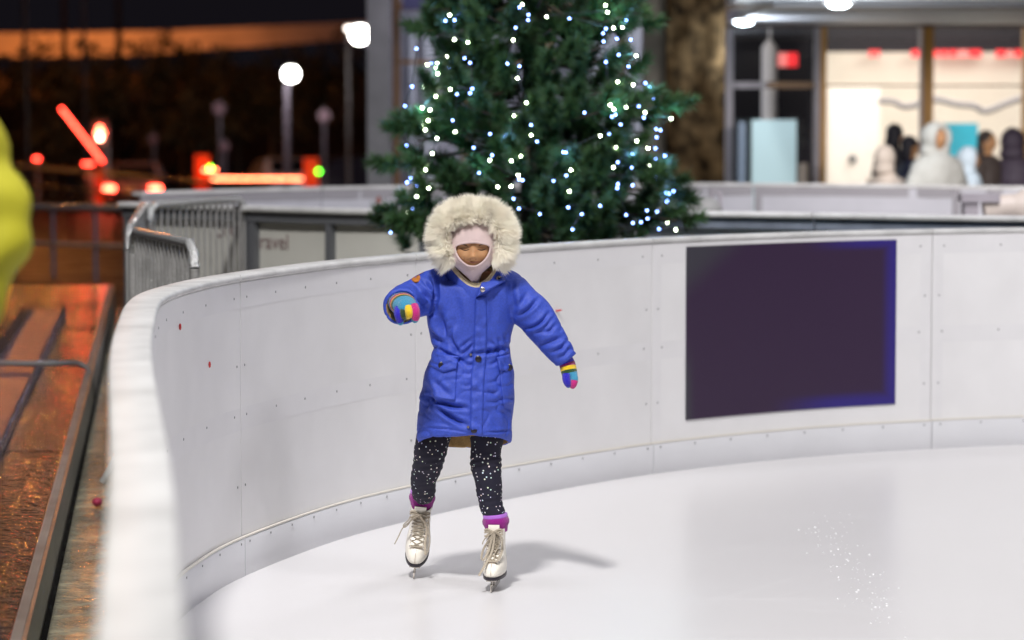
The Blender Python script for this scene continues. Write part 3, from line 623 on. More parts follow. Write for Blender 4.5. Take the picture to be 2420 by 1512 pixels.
# unreadable red lettering: reproduced as red strokes of the same rhythm
redl = mat('red letters', (.8, .02, .03), .4, emit=(1, .035, .04), estr=1.0); pinkl = mat('pink letters', (.8, .2, .2), .4, emit=(1, .25, .22), estr=.9)
def strokes(label, segs, y0_, y1_, d, m):
    c = W(segs[0][0], y0_, d); t = thing('red_sign', label, 'sign', tuple(c), 'red lettering inside the hall')
    for a, b, mm in segs: MB().box((W(a, 255, d)[0], d - .03, Z(y1_, d)), (W(b, 255, d)[0], d + .03, Z(y0_, d))).build('letter', mm, t)
strokes('red glowing sign beside the white column reflection behind the dark pane', [(1838, 1858, pinkl), (1860, 1883, redl)], 126, 158, 33, redl)
strokes('row of red letters along the top of the bright hall wall', [(2053, 2062, redl), (2068, 2076, redl), (2152, 2170, redl), (2206, 2216, redl), (2222, 2236, redl), (2242, 2258, redl), (2264, 2282, pinkl), (2288, 2316, redl), (2352, 2374, redl), (2380, 2388, pinkl), (2396, 2419, redl)], 119, 136, 36.2, redl)
t = thing('white_door', 'bright white door panel with a small dark handle inside the hall', 'door', (X(2015, 34), 34, -.02))
MB().box((X(1958, 34), 34, 0), (X(2078, 34), 34.08, Z(208, 34))).build('door_leaf', mat('bright white', (.9, .86, .82), .6), t)
MB().ball((X(2014, 34), 33.96, Z(375, 34)), (.05, .03, .05), 8, 6).build('handle', M['frame'], t)
t = thing('garland', 'grey tinsel garland hanging in a swag inside the hall', 'garland', (X(2170, 33), 33, Z(240, 33)))
pts = [W(a, b, 33) for a, b in ((2075, 238), (2110, 240), (2140, 252), (2190, 240), (2215, 235), (2260, 246), (2300, 250), (2322, 262), (2345, 258), (2400, 236), (2440, 230))]
MB().tube(spline(pts, 6), .035, 8).build('swag', mat('tinsel', (.25, .24, .26), .5, bump=1, bscale=50), t, True)
c = W(2265, 290, 33.4); pn = MB(); pn.box((X(2195, 33.4), 33.4, Z(400, 33.4)), (X(2311, 33.4), 33.45, Z(291, 33.4)))
tag(pn.build('teal_poster', mat('teal poster', (.03, .36, .50), .5, var=.25, vscale=3, emit=(.03, .36, .5), estr=.15)), 'teal poster panel inside the hall above the white hooded child', 'poster')
d = 29.0; t = thing('display_board', 'pale blue display board standing in front of the dark panes', 'display board', (X(1829, d), d, -.05))
MB().box((X(1777, d), d, .1), (X(1882, d), d + .06, Z(283, d))).build('panel', mat('pale blue', (.50, .68, .72), .5, emit=(.5, .72, .76), estr=.12), t)
for q in (1785, 1874): MB().box((X(q, d) - .02, d + .01, -.05), (X(q, d) + .02, d + .05, .098)).build('leg', M['frame'], t)
t = thing('blue_stand', 'slim dark blue stand left of the pale blue display board', 'stand', (X(1753, 29.3), 29.3, -.05)); MB().box((X(1745, 29.3), 29.3, -.05), (X(1762, 29.3), 29.4, Z(288, 29.3))).build('panel', mat('dim blue', (.13, .19, .28), .4), t)
t = thing('litter_bin', 'small beige bin right of the pale blue display board', 'bin', (X(1897, 29.4), 29.4, -.05)); MB().tube([(X(1897, 29.4), 29.4, -.05), (X(1897, 29.4), 29.4, Z(385, 29.4))], .05, 12).build('body', mat('beige', (.5, .42, .36), .6), t, True)
# stone pier and grey pier, concrete post, left glazing
stone = mat('rough stone', (.045, .029, .014), .95, spec=.05, var=.92, vscale=8, bump=.8, bscale=12)
x0_, x1_ = X(1575, 28), X(1712, 28)
mb = MB(); n1, n2 = 14, 46; V = []
for j in range(n2):
    for i in range(n1):
        u = i / (n1 - 1); z = -.05 + 3.2 * j / (n2 - 1); V.append((x0_ + (x1_ - x0_) * u, 28 - .03 - .05 * ns(u * 3, z * 3, 5) * (0 < i < n1 - 1), z))
mb.add(V, [(j * n1 + i, j * n1 + i + 1, (j + 1) * n1 + i + 1, (j + 1) * n1 + i) for j in range(n2 - 1) for i in range(n1 - 1)]); mb.box((x0_, 28, -.05), (x1_, 28.5, 3.15))
tag(mb.build('stone_pier', stone, None, fix=False), 'broad rough brown stone pier right of the decorated tree', 'pillar')
tag(MB().box((X(1522, 28.3), 28.3, -.05), (X(1574, 28.3), 28.9, 3.2)).build('grey_pier', mat('grey brown pier', (.10, .092, .075), .75, var=.3, vscale=4)), 'plain grey pillar between the tree and the brown stone pier', 'pillar')
t = thing('concrete_post', 'tall grey concrete post left of the decorated tree', 'pillar', (X(897, 29.4), 29.4, -.05))
MB().box((X(869, 29.4), 29.25, -.05), (X(922, 29.4), 29.55, 3.4)).build('shaft', M['concrete'], t)
lamp('AREA', 'wing_front_light', (X(1180), 28.7, 3.3), (X(1150), 30.5, 1.2), 22, (.9, .85, 1), 1.2)  # area light above the frame, aimed at the wing front
lb = thing('glazed_wing', 'dim glazed wing with brown window frames behind the tree', 'building', (X(1200, 31), 31, -.05))
def bx(pa, pb, y0_, y1_, d, dep, m, name): MB().box((X(pa, d), d, Z(y1_, d)), (X(pb, d), d + dep, Z(y0_, d))).build(name, m, lb)
for q in (928, 1090, 1290, 1462): bx(q, q + 17, -60, 450, 30.6, .1, M['brown'], 'window_post')
for a, b in ((945, 1090), (1107, 1290), (1307, 1462), (1479, 1524)):
    bx(a + .5, b - .5, 142, 152, 30.62, .06, M['brown'], 'transom'); bx(a + .5, b - .5, 8, 26, 30.62, .06, M['brown'], 'head_rail')
    bx(a + 1, b - 1, 27, 141, 30.66, .01, glassm, 'window_pane'); bx(a + 1, b - 1, 153, 450, 30.66, .01, glassm, 'window_pane')
bx(925, 1530, -60, 450, 33.5, .1, mat('dim wall', (.27, .27, .33), .7, var=.25, vscale=1.4), 'inner_wall')
for q, wd in ((968, 14), (1002, 30), (1395, 60), (1480, 40)): bx(q, q + wd, 60, 430, 33.3, .05, M.setdefault('cur', mat('pale curtain', (.5, .52, .6), .7)), 'curtain')
lamp('AREA', 'wing_light', (X(1250), 32, 3.2), (X(1250), 33.4, 1), 80, (.85, .88, 1), 3)
tag(MB().box((X(952, 29.8), 29.8, Z(24, 29.8)), (X(1062, 29.8), 29.9, Z(-30, 29.8))).build('shop_fascia', mat('navy fascia', (.02, .02, .09), .5)), 'dark navy fascia box above the wing left of the tree', 'sign')
# ------------------------------------------------------------------ people
skin = mat('skin', (.46, .24, .115), .6, spec=.3)
skin.node_tree.nodes['Principled BSDF'].inputs['Subsurface Weight'].default_value = .15; skin.node_tree.nodes['Principled BSDF'].inputs['Subsurface Scale'].default_value = .006
def figure(label, x, y, z, h, rot, coat, trous, hair=None, hood=False, bulk=1., arm=(.0, .1), armpts=None, hem=.45, name='person', vox=.014, wob=.012):
    t = thing(name, label, 'person', (x, y, z), None, rotz=rot if rot else 1e-6)
    s = h / 1.75; b = bulk
    def limbs(mb, g, hands=True, parts=('leg', 'arm', 'torso', 'head')):
        def e(c, rx, ry, n=14): return [(c[0] + rx * math.cos(a), c[1] + ry * math.sin(a), c[2]) for a in [2 * math.pi * k / n for k in range(n)]]
        if 'leg' in parts:
            for sg in (-1, 1):
                mb.rings([e((sg * .10 * s, .0, q * s), (r + g) * s, (r + g) * s * 1.05) for q, r in ((.04, .05), (.12, .045), (.3, .055), (.48, .058), (.62, .07), (.86, .09))])
                mb.ball((sg * .10 * s, -.06 * s, .04 * s), ((.045 + g) * s, (.12 + g) * s, .045 * s), 10, 7)
        if 'torso' in parts:
            mb.rings([e((0, 0, q * s), (rx + g) * s, (ry + g) * s, 18) for q, rx, ry in ((.80, .16, .11), (.92, .17, .12), (1.05, .15, .105), (1.25, .18, .12), (1.38, .19, .105), (1.45, .12, .08), (1.50, .065, .065))])
        if 'arm' in parts:
            for sg in (-1, 1):
                sp, fw = arm
                pts = [(sg * .17 * s, 0, 1.40 * s), (sg * (.23 + sp * .5) * s, -.0, 1.22 * s), (sg * (.25 + sp) * s, -.02 * s, 1.06 * s), (sg * (.24 + sp) * s, -fw * s, .88 * s), (sg * (.235 + sp) * s, -(fw + .03) * s, .80 * s)]
                if armpts: pts = [tuple(q_) for q_ in spline([(sg * p[0] * s, p[1] * s, p[2] * s) for p in armpts], 3)]
                if False: pts = [(sg * p[0] * s, p[1] * s, p[2] * s) for p in armpts]
                mb.tube(pts, [(float(np.interp(i_ / (len(pts) - 1), (0, .25, .5, .75, 1), (.06, .05, .042, .033, .028))) + g) * s for i_ in range(len(pts))], 12)
                if hands:
                    hx, hy, hz = pts[-1]
                    mb.ball((hx, hy, hz - .03 * s), (.022 * s, .035 * s, .045 * s), 8, 6)
                    for k in range(4): mb.tube([(hx, hy + (k - 1.5) * .017 * s, hz - .06 * s), (hx - sg * .012 * s, hy + (k - 1.5) * .018 * s, hz - (.12 - .008 * abs(k - 1.3)) * s)], [.0095 * s, .0075 * s], 6)
                    mb.tube([(hx, hy - .03 * s, hz - .02 * s), (hx - sg * .01 * s, hy - .055 * s, hz - .065 * s)], [.011 * s, .008 * s], 6)
        if 'head' in parts:
            mb.tube([(0, 0, 1.45 * s), (0, -.01 * s, 1.58 * s)], .05 * s, 10); mb.ball((0, -.01 * s, 1.64 * s), (.075 * s, .095 * s, .112 * s), 16, 12)
            mb.ball((0, -.105 * s, 1.625 * s), (.012 * s, .016 * s, .022 * s), 8, 6)
            for sg in (-1, 1): mb.ball((sg * .075 * s, 0, 1.635 * s), (.012 * s, .02 * s, .03 * s), 8, 6)
        return mb
    body = remesh(limbs(MB(), 0.), .009 * max(1, s)); link('body', body, skin, t)
    def blk(parts, g, hemz=None):
        mb = MB(); limbs(mb, g, False, parts)
        if hemz is not None:
            mb.rings([[(rx * b * s * math.cos(a), ry * b * s * math.sin(a), q * s) for a in [2 * math.pi * k / 20 for k in range(20)]] for q, rx, ry in ((hemz, .25, .20), (.85, .22, .17), (1.05, .20, .155), (1.25, .22, .16), (1.38, .215, .14), (1.47, .13, .11))])
        me = remesh(mb, vox); V = coords(me).copy(); Nn = normals(me)
        for i, v in enumerate(V): V[i] += Nn[i] * (wob * ns(v[0] * 7, v[1] * 7, v[2] * 4 + x) + wob * .6 * ns(v[0] * 17, v[1] * 17, v[2] * 15))
        setco(me, V); return me
    link('jacket', blk(('arm', 'torso'), .028 * b, hem), coat, t)
    link('trousers', blk(('leg',), .018 * b), trous, t)
    if hood:
        mb = MB(); mb.ball((0, .02 * s, 1.65 * s), (.13 * s * b ** .5, .14 * s * b ** .5, .155 * s), 20, 14); mb.ball((0, .03 * s, 1.52 * s), (.14 * s * b ** .5, .12 * s, .09 * s), 16, 10)
        me = remesh(mb, vox); V = coords(me).copy()
        k = (V[:, 1] < -.05 * s); r2 = (V[:, 0] / (.075 * s)) ** 2 + ((V[:, 2] - 1.635 * s) / (.10 * s)) ** 2
        V[:, 1] += np.where(k, np.exp(-r2 ** 2) * .11 * s, 0); setco(me, V); link('hood', me, coat, t)
    else:
        mb = MB(); mb.ball((0, .02 * s, 1.675 * s), (.092 * s, .10 * s, .10 * s), 16, 12); mb.ball((0, .06 * s, 1.56 * s), (.09 * s, .06 * s, .14 * s), 14, 10)
        link('hair', remesh(mb, vox * .8), hair or M['dark'], t)
    for sg in (-1, 1): MB().ball((sg * .10 * s, -.05 * s, .05 * s), (.06 * s, .15 * s, .055 * s), 12, 8).build('boot', M['frame'], t, True)
    return t
cream = mat('cream snowsuit', (.50, .49, .45), .7); pale = mat('pale blue coat', (.60, .70, .78), .6); dkbr = mat('dark brown coat', (.05, .035, .03), .7); dkpu = mat('dark purple coat', (.05, .035, .055), .7); mauve = mat('mauve coat', (.12, .095, .11), .7); navy = mat('navy coat', (.015, .018, .045), .7); beige = mat('beige coat', (.6, .5, .42), .7)
def fig(label, px, pt, d, coat, tro, **k):
    h = Z(pt, d) + .05; figure(label, X(px, d), d, -.05, h, k.pop('rot', 0), coat, tro, **k)
fig('child in a cream hooded snowsuit behind the far rink wall', 2215, 300, 24.0, cream, cream, hood=True, bulk=1.35, rot=.5, arm=(.07, .12))
fig('small child in a pale blue pointed coat right of the cream snowsuit', 2293, 356, 24.3, pale, pale, hood=True, bulk=1.0, rot=1.5)
fig('person with dark hair in a dark brown coat right of the pale blue coat', 2334, 312, 25.5, dkbr, M['dark'], bulk=1.1, rot=.9, hair=dkbr, arm=(.05, .25))
fig('person in dark purple hooded coat at the right edge of the picture', 2394, 312, 25.5, dkpu, mauve, hood=True, bulk=1.05, rot=2.8)
fig('person in mauve coat left of the second timber post', 2116, 296, 26.5, mauve, mauve, bulk=1., rot=2.4)
fig('person in navy and black coat against the second timber post', 2152, 324, 26, navy, M['dark'], bulk=1., rot=1.9, hair=M['dark'])
fig('small child in beige coat in front of the mauve coat', 2094, 352, 24.6, beige, beige, hood=True, bulk=.9, rot=2.3)
yel = mat('hi vis yellow raincoat', (.43, .395, .012), .75, var=.12, vscale=2.5)
figure('person in bright yellow hooded raincoat, cut off by the left edge of the picture', -1.26, 5.5, -.045, 1.88, 0, yel, yel, hood=True, bulk=.95, armpts=[(.12, 0, 1.47), (.235, -.04, 1.44), (.262, -.08, 1.37), (.292, -.12, 1.30), (.29, -.16, 1.22), (.245, -.2, 1.13), (.20, -.25, 1.03)], hem=.62, wob=.028)
lamp('SPOT', 'raincoat_fill', (-.6, .5, 6.5), (-1.2, 5.5, 1.4), 70, (1, .97, .85), .6, 40, .6)  # added spot brightening the yellow raincoat
# skating aids beyond the middle wall
def aid(label, px, pt, d, cols, long=False):
    c = W(px, pt, d); t = thing('skating_aid', label, 'skating aid', (c[0], d, 0), 'skating aids standing on the far ice')
    a, b_ = cols
    if not long:
        MB().rings([[(c[0] + r * math.cos(q), d + r * math.sin(q), z) for q in [2 * math.pi * k / 16 for k in range(16)]] for z, r in ((.01, .13), (.1, .17), (.4, .16), (.62, .10), (.7, .09))]).build('body', a, t, True)
        MB().ball((c[0], d, c[2] - .07), (.105, .105, .085), 16, 10).build('cap', b_, t, True); MB().ball((c[0] + .01, d - .02, c[2] - .135), (.10, .10, .035), 14, 8).build('face', mat('aid red', (.45, .12, .08), .5), t, True)
        MB().tube([(c[0] + .02, d, c[2] - .05), (c[0] + .05, d, c[2] + .05), (c[0] + .09, d, c[2] + .03), (c[0] + .095, d, c[2] - .08)], .012, 8).build('handle', M['lilac'], t, True)
    else:
        MB().tube(spline([(c[0] - .10, d, c[2] - .05), (c[0] + .08, d, c[2] - .02), (c[0] + .25, d, c[2] - .06), (c[0] + .5, d, c[2] - .12), (c[0] + .8, d, c[2] - .2)], 5), [.07] * 6 + [.10] * 5 + [.09] * 5 + [.06] * 5, 12).build('body', a, t, True)
        MB().box((c[0] - .22, d - .07, 0), (c[0] - .14, d + .07, c[2])).build('stand', b_, t); MB().box((c[0] - .24, d - .09, c[2] + .003), (c[0] - .02, d + .09, c[2] + .05)).build('head', b_, t)
        MB().box((c[0] + .1, d - .06, 0), (c[0] + .2, d + .06, c[2] - .12)).build('support', b_, t)
aid('small grey capped skating aid showing above the white rail near the tree', 1665, 470, 17.6, (mat('aid white', (.55, .5, .5), .5), mat('aid grey', (.30, .30, .29), .6)))
aid('long beige skating aid with a grey head at the right edge', 2365, 478, 17.3, (mat('aid beige', (.60, .52, .46), .5), M['lilac']), True)
#@@ TREE
# ------------------------------------------------------------------ Christmas tree
TX, TY = X(1262, 14.3), 14.3
tree = thing('christmas_tree', 'large bushy green Christmas tree with fairy lights behind the skater', 'tree', (TX, TY, -.06))
mb = MB(); mb.tube([(TX, TY, -.06), (TX, TY, 1.5), (TX, TY, 3.2), (TX, TY, 4.5)], [.08, .06, .035, .01], 12); mb.build('trunk', trunkm, tree, True)
def tr(z): return max(.04, .61 if z < 1.0 else .61 - (z - 1.0) * .115)
Vn = []; cn = 0; br = MB()
needle_c = []
def tuft(c, ax, L, n):
    ax = ax / np.linalg.norm(ax)
    u = np.cross(ax, [0, 0, 1.]); u /= np.linalg.norm(u) + 1e-6; v = np.cross(u, ax)
    tt_ = RN.rand(n); ang = RN.rand(n) * 6.283; out = .35 + .75 * (1 - tt_) + .15 * RN.normal(size=n)
    base = c + ax * (tt_[:, None] * L * .9)
    dirs = ax * (np.clip(1.15 - out, .15, 1))[:, None] + (np.cos(ang)[:, None] * u + np.sin(ang)[:, None] * v) * out[:, None]
    dirs /= np.linalg.norm(dirs, axis=1)[:, None]
    ln = (.052 + .030 * RN.rand(n))[:, None]; side = np.cross(dirs, RN.normal(size=(n, 3))); side /= np.linalg.norm(side, axis=1)[:, None]
    Vn.append(np.stack([base - side * .0036, base + side * .0036, base + dirs * ln], 1).reshape(-1, 3))
z = .28; lev = 0
while z < 4.45:
    R = tr(z); nb = int(7 + 8 * R)
    for k in range(nb):
        a = 2 * math.pi * (k + RN.rand() * .6) / nb + lev * .7; r = R * (.80 + .28 * RN.rand()); dz = -.02 + .24 * RN.rand()
        d = np.array([math.cos(a), math.sin(a), 0]); P0 = np.array([TX, TY, z + .12]); tip = np.array([TX, TY, z + dz]) + d * r; mid = (P0 + tip) / 2 + [0, 0, -.04]
        br.tube([P0, mid, tip], [.014, .009, .004], 5)
        m_ = max(3, int(r / .095))
        for q in range(m_):
            f = .28 + .72 * (q + RN.rand() * .6) / m_
            if f > 1: f = 1
            c = P0 * (1 - f) ** 2 + 2 * mid * f * (1 - f) + tip * f * f if False else (P0 + (mid - P0) * f * 2 if f < .5 else mid + (tip - mid) * (f - .5) * 2)
            sd = np.array([-d[1], d[0], 0]) * RN.normal() * (.055 + .05 * (1 - f)); c = c + sd + [0, 0, RN.normal() * .03]
            ax = d * .7 + sd * 5 + np.array([0, 0, .35 + .9 * RN.rand()])
            tuft(c, ax, .08 + .05 * RN.rand(), 290 if math.sin(a) < .3 else 40)
    z += .14; lev += 1
# a few long lower boughs that stick out of the outline
for px, py, dy in ((915, 505, -.1), (955, 540, -.3), (1605, 475, 0), (1600, 522, -.1), (930, 385, 0), (1580, 420, 0), (1585, 250, 0), (945, 300, 0), (1010, 60, 0), (1500, 60, 0)):
    e = W(px, py, TY + dy); P0 = np.array([TX, TY, e[2] + .1]); br.tube([P0, (P0 + e) / 2, e], [.014, .009, .004], 5)
    for f in np.linspace(.72, 1, 5):
        c = P0 + (e - P0) * f; tuft(c + RN.normal(size=3) * .025, (e - P0) + [0, 0, .25], .09, 240)
V = np.concatenate(Vn); nt_ = len(V) // 3; mb = MB(); mb.v.append(V); mb.n = len(V); mb.f = [(3 * i, 3 * i + 1, 3 * i + 2) for i in range(nt_)]; mb.mi = [0] * nt_
ndl = mat('pine needles', (.045, .098, .034), .5, var=.7, vscale=5, spec=.4); mb.build('crown', ndl, tree, fix=False)
br.build('branches', trunkm, tree, True)
# fairy lights read off the photo (x, y in the enlarged crop; w white, b blue)
BL = """718,31,w 603,91,w 577,126,b 632,122,b 492,172,w 631,240,w 713,256,w 402,294,b 585,342,w 693,352,b 726,380,b 468,392,w 493,380,b 531,380,w 519,413,w 531,446,w 607,418,b 376,523,b 448,527,w 520,582,w 607,540,w 647,570,b 740,536,b 726,562,b 332,641,b 436,652,w 484,665,w 473,729,w 444,750,w 455,785,w 526,836,w 621,728,b 636,797,w 272,737,b 342,880,b 498,929,w 382,994,b 457,1026,w 367,1077,b 345,1103,b 403,1123,b 476,1138,w 403,1188,w 367,1238,w 378,1262,b 341,1282,w 377,1360,b 449,1367,w 320,1384,b 245,1407,b 352,1459,w 1043,27,w 1025,44,b 1080,89,b 1077,122,b 1189,102,w 1327,112,b 1002,168,b 987,243,w 952,385,b 1025,401,b 1013,473,w 1067,621,w 992,700,w 1095,756,b 1096,817,w 1131,856,b 936,827,b 847,810,b 748,893,b 860,938,b 845,969,w 976,973,w 1034,943,w 781,1046,b 1017,1060,w 1044,1090,b 1022,1085,b 894,1130,w 974,1127,w 989,1202,b 1022,1262,b 1231,1094,b 1148,1295,b 1290,920,b 1306,922,b 1336,1028,w 1308,1062,b 1327,1157,w 1320,1254,b 1346,1388,b 1402,1295,b 1513,1245,b 1418,681,b 1545,33,w 1557,74,w 1548,174,b 1594,170,w 1646,165,w 1670,122,b 1531,201,b 1615,234,b 1534,251,b 1698,240,b 1625,331,b 1731,337,w 1548,375,b 1619,496,w 1685,402,b 1713,512,w 1787,503,b 1810,527,b 1840,557,w 1836,597,b 1903,641,b 1942,718,w 1574,635,w 1596,661,w 1606,694,b 1584,706,b 1670,648,w 1747,643,b 1785,680,w 1777,712,b 1637,753,b 1514,822,w 1568,811,b 1852,781,b 1878,788,b 1854,830,b 1735,853,w 1607,890,w 1803,896,w 1848,897,b 1705,932,b 1848,958,b 1905,943,b 1620,981,b 1593,1013,w 1705,1014,b 1811,998,w 1852,1073,b 1710,1121,b 1621,1113,b 1617,1137,b 1926,1117,b 1957,1156,b 1914,1166,b 1930,1172,b 1921,1207,b 1916,1220,b 1797,1273,b 1858,1280,b 1906,1302,w 1800,1322,b 1670,1300,b 1921,1347,w 1760,1343,b 1711,1348,b 1869,1385,b 1971,1390,w 1762,2,w"""
pts = []
for q in BL.split():
    x, y, c = q.split(','); pts.append((826.8 + float(x) * .39056, float(y) * .39061, c))
glw = mat('white fairy light', (1, 1, .9), .4, emit=(.85, 1, .66), estr=52); glb = mat('blue fairy light', (.4, .5, 1), .4, emit=(.20, .34, 1), estr=24)
bmesh_ = {}
for c, r, m in (('w', .0046, glw), ('b', .0042, glb)):
    mb = MB(); mb.ball((0, 0, 0), r, 8, 6); me = mb.mesh('bulb'); me.materials.append(m); bmesh_[c] = me
sect = [(800, 985, 'fairy light string hanging down the far left side of the tree'), (985, 1070, 'fairy light string on the left part of the tree'), (1070, 1180, 'fairy light string left of the tree middle, above the fur hood'), (1180, 1290, 'fairy light string running down the middle of the tree'),
        (1290, 1445, 'sparse fairy light string right of the tree middle'), (1445, 1520, 'fairy light string on the right part of the tree'), (1520, 1700, 'dense fairy light string down the far right side of the tree')]
wirem = mat('cable', (.01, .012, .01), .6)
for a, b, lb in sect:
    ps = sorted([p for p in pts if a <= p[0] < b], key=lambda p: p[1]); Q = []
    for px, py, c in ps:
        p = W(px, py, TY); R = tr(p[2]) * .98; dx = p[0] - TX; dep = math.sqrt(max(0, R * R - dx * dx)) + .05 if abs(dx) < R else .0
        Q.append((W(px, py, TY - dep), c))
    t = thing('light_string', lb, 'fairy lights', tuple(Q[0][0]), 'fairy light strings on the tree')
    MB().tube([q[0] + [0, .012, .008] for q in Q], .0022, 5).build('wire', wirem, t)
    for q, c in Q[1::6]: lamp('POINT', 'fairy_glow', tuple(q + [0, -.03, 0]), None, .55, (.25, .85, 1) if c == 'w' else (.2, .4, 1), .01)
    for q, c in Q:
        o = bpy.data.objects.new('bulb', bmesh_[c]); SC.collection.objects.link(o); o.parent = t; o.location = tuple(q - Q[0][0])
# light the fairy lights throw on the needles round them (one faint lamp per string)
# ------------------------------------------------------------------ the skater
D0 = 9.60
def P(px, py, dy=0.): return W(px, py, D0 + dy)
SCL = F / D0
g0 = G(1100, 1392, 0); girl = thing('person', 'young girl skating in a blue fur hooded parka, starry leggings and rainbow gloves', 'person', tuple(g0))
GO = ORG[girl.name]
def glink(name, me, mats, parent=girl): # world-space mesh -> child of the root
    V = coords(me); setco(me, V - GO); return link(name, me, mats, parent, GO)
def sring(py, l, r, ry, dyc=0., ex=2.3, n=40, tilt=0.):
    c = P((l + r) / 2, py, dyc); rx = (r - l) / 2 / SCL; out = []
    for k in range(n):
        a = 2 * math.pi * k / n; ca, sa = math.cos(a), math.sin(a)
        x = rx * math.copysign(abs(ca) ** (2 / ex), ca); y = ry * math.copysign(abs(sa) ** (2 / ex), sa)
        out.append((c[0] + x, c[1] + y, c[2] - tilt * y))
    return out
def limb(pts, n=20): # pts: px,py,dy,r_px
    q = spline([(*P(a, b, c), r / SCL) for a, b, c, r in pts], 6); return q[:, :3], q[:, 3]
# --- coat -----------------------------------------------------------
cm = MB()
T = [(700, 1005, 1222, .104, 0), (750, 1008, 1216, .104, 0), (790, 1016, 1209, .100, 0), (815, 1022, 1205, .096, 0), (828, 1022, 1205, .096, 0), (845, 1016, 1207, .100, 0), (880, 1002, 1214, .110, 0), (930, 992, 1217, .118, 0), (975, 987, 1213, .122, 0)]
R = [sring(646, 1080, 1164, .048, .034, tilt=-.55), sring(641, 1054, 1188, .070, .02, tilt=-.42), sring(647, 1026, 1211, .088, .01, tilt=-.25), sring(668, 1010, 1224, .098, 0, tilt=-.08)]
R += [sring(py, l, r, ry, dyc) for py, l, r, ry, dyc in T]
R += [sring(1008, 985, 1211, .124, 0, tilt=.14), sring(1036, 982, 1211, .128, 0, tilt=.25), sring(1044, 984, 1210, .126, 0, tilt=.26), sring(1045, 994, 1199, .112, 0, tilt=.26), sring(1005, 1000, 1193, .106, tilt=.1), sring(965, 1004, 1190, .1)]
cm.rings(R)
la, lr = limb([(1180, 668, 0, 42), (1208, 694, -.01, 48), (1238, 722, -.015, 46), (1262, 745, -.02, 45), (1294, 790, -.035, 39), (1322, 828, -.045, 33), (1334, 844, -.05, 30), (1338, 850, -.05, 29)]); cm.tube(la, lr, 24)
ra, rr_ = limb([(1052, 668, 0, 40), (1022, 686, -.015, 46), (992, 700, -.04, 47), (966, 712, -.08, 46), (953, 720, -.14, 45), (949, 726, -.20, 43)])
c0, c1 = ra[-1], ra[-2]; ax = (c0 - c1) / np.linalg.norm(c0 - c1)
tq = MB().tube(ra, rr_, 26, caps=False).v[0].reshape(len(ra), 26, 3); last = (tq[-1] - c0) / rr_[-1]
def cring(c, r): return c + last * r
cm.rings(list(tq) + [cring(c0 + ax * .008, rr_[-1] - .005), cring(c0 + ax * .004, rr_[-1] - .012), cring(c0 - ax * .03, rr_[-1] - .017), cring(c0 - ax * .055, rr_[-1] - .020)])
coat = remesh(cm, .0038, 3)
V = coords(coat).copy(); Nn = normals(coat); pj = proj(V); front = np.clip(-Nn[:, 1] * 1.6 + .2, 0, 1)
def crease(V, pj, pts, depth, wd, taper=True):
    pts = np.array(pts, float)
    if len(pts) > 2: pts = spline([(*p,) for p in pts], 6)
    best = np.full(len(pj), 1e9); tt = np.zeros(len(pj)); n = len(pts) - 1
    for i in range(n):
        a, b = pts[i], pts[i + 1]; ab = b - a; t = np.clip(((pj - a) @ ab) / (ab @ ab), 0, 1); d = np.linalg.norm(pj - (a + t[:, None] * ab), axis=1)
        m = d < best; best = np.where(m, d, best); tt = np.where(m, (i + t) / n, tt)
    env = np.sin(np.clip(tt, .04, .96) * math.pi) ** .6 if taper else 1.
    prof = np.exp(-(best / wd) ** 2) - .45 * np.exp(-((best - 2.1 * wd) / (1.1 * wd)) ** 2)
    return -depth * prof * env
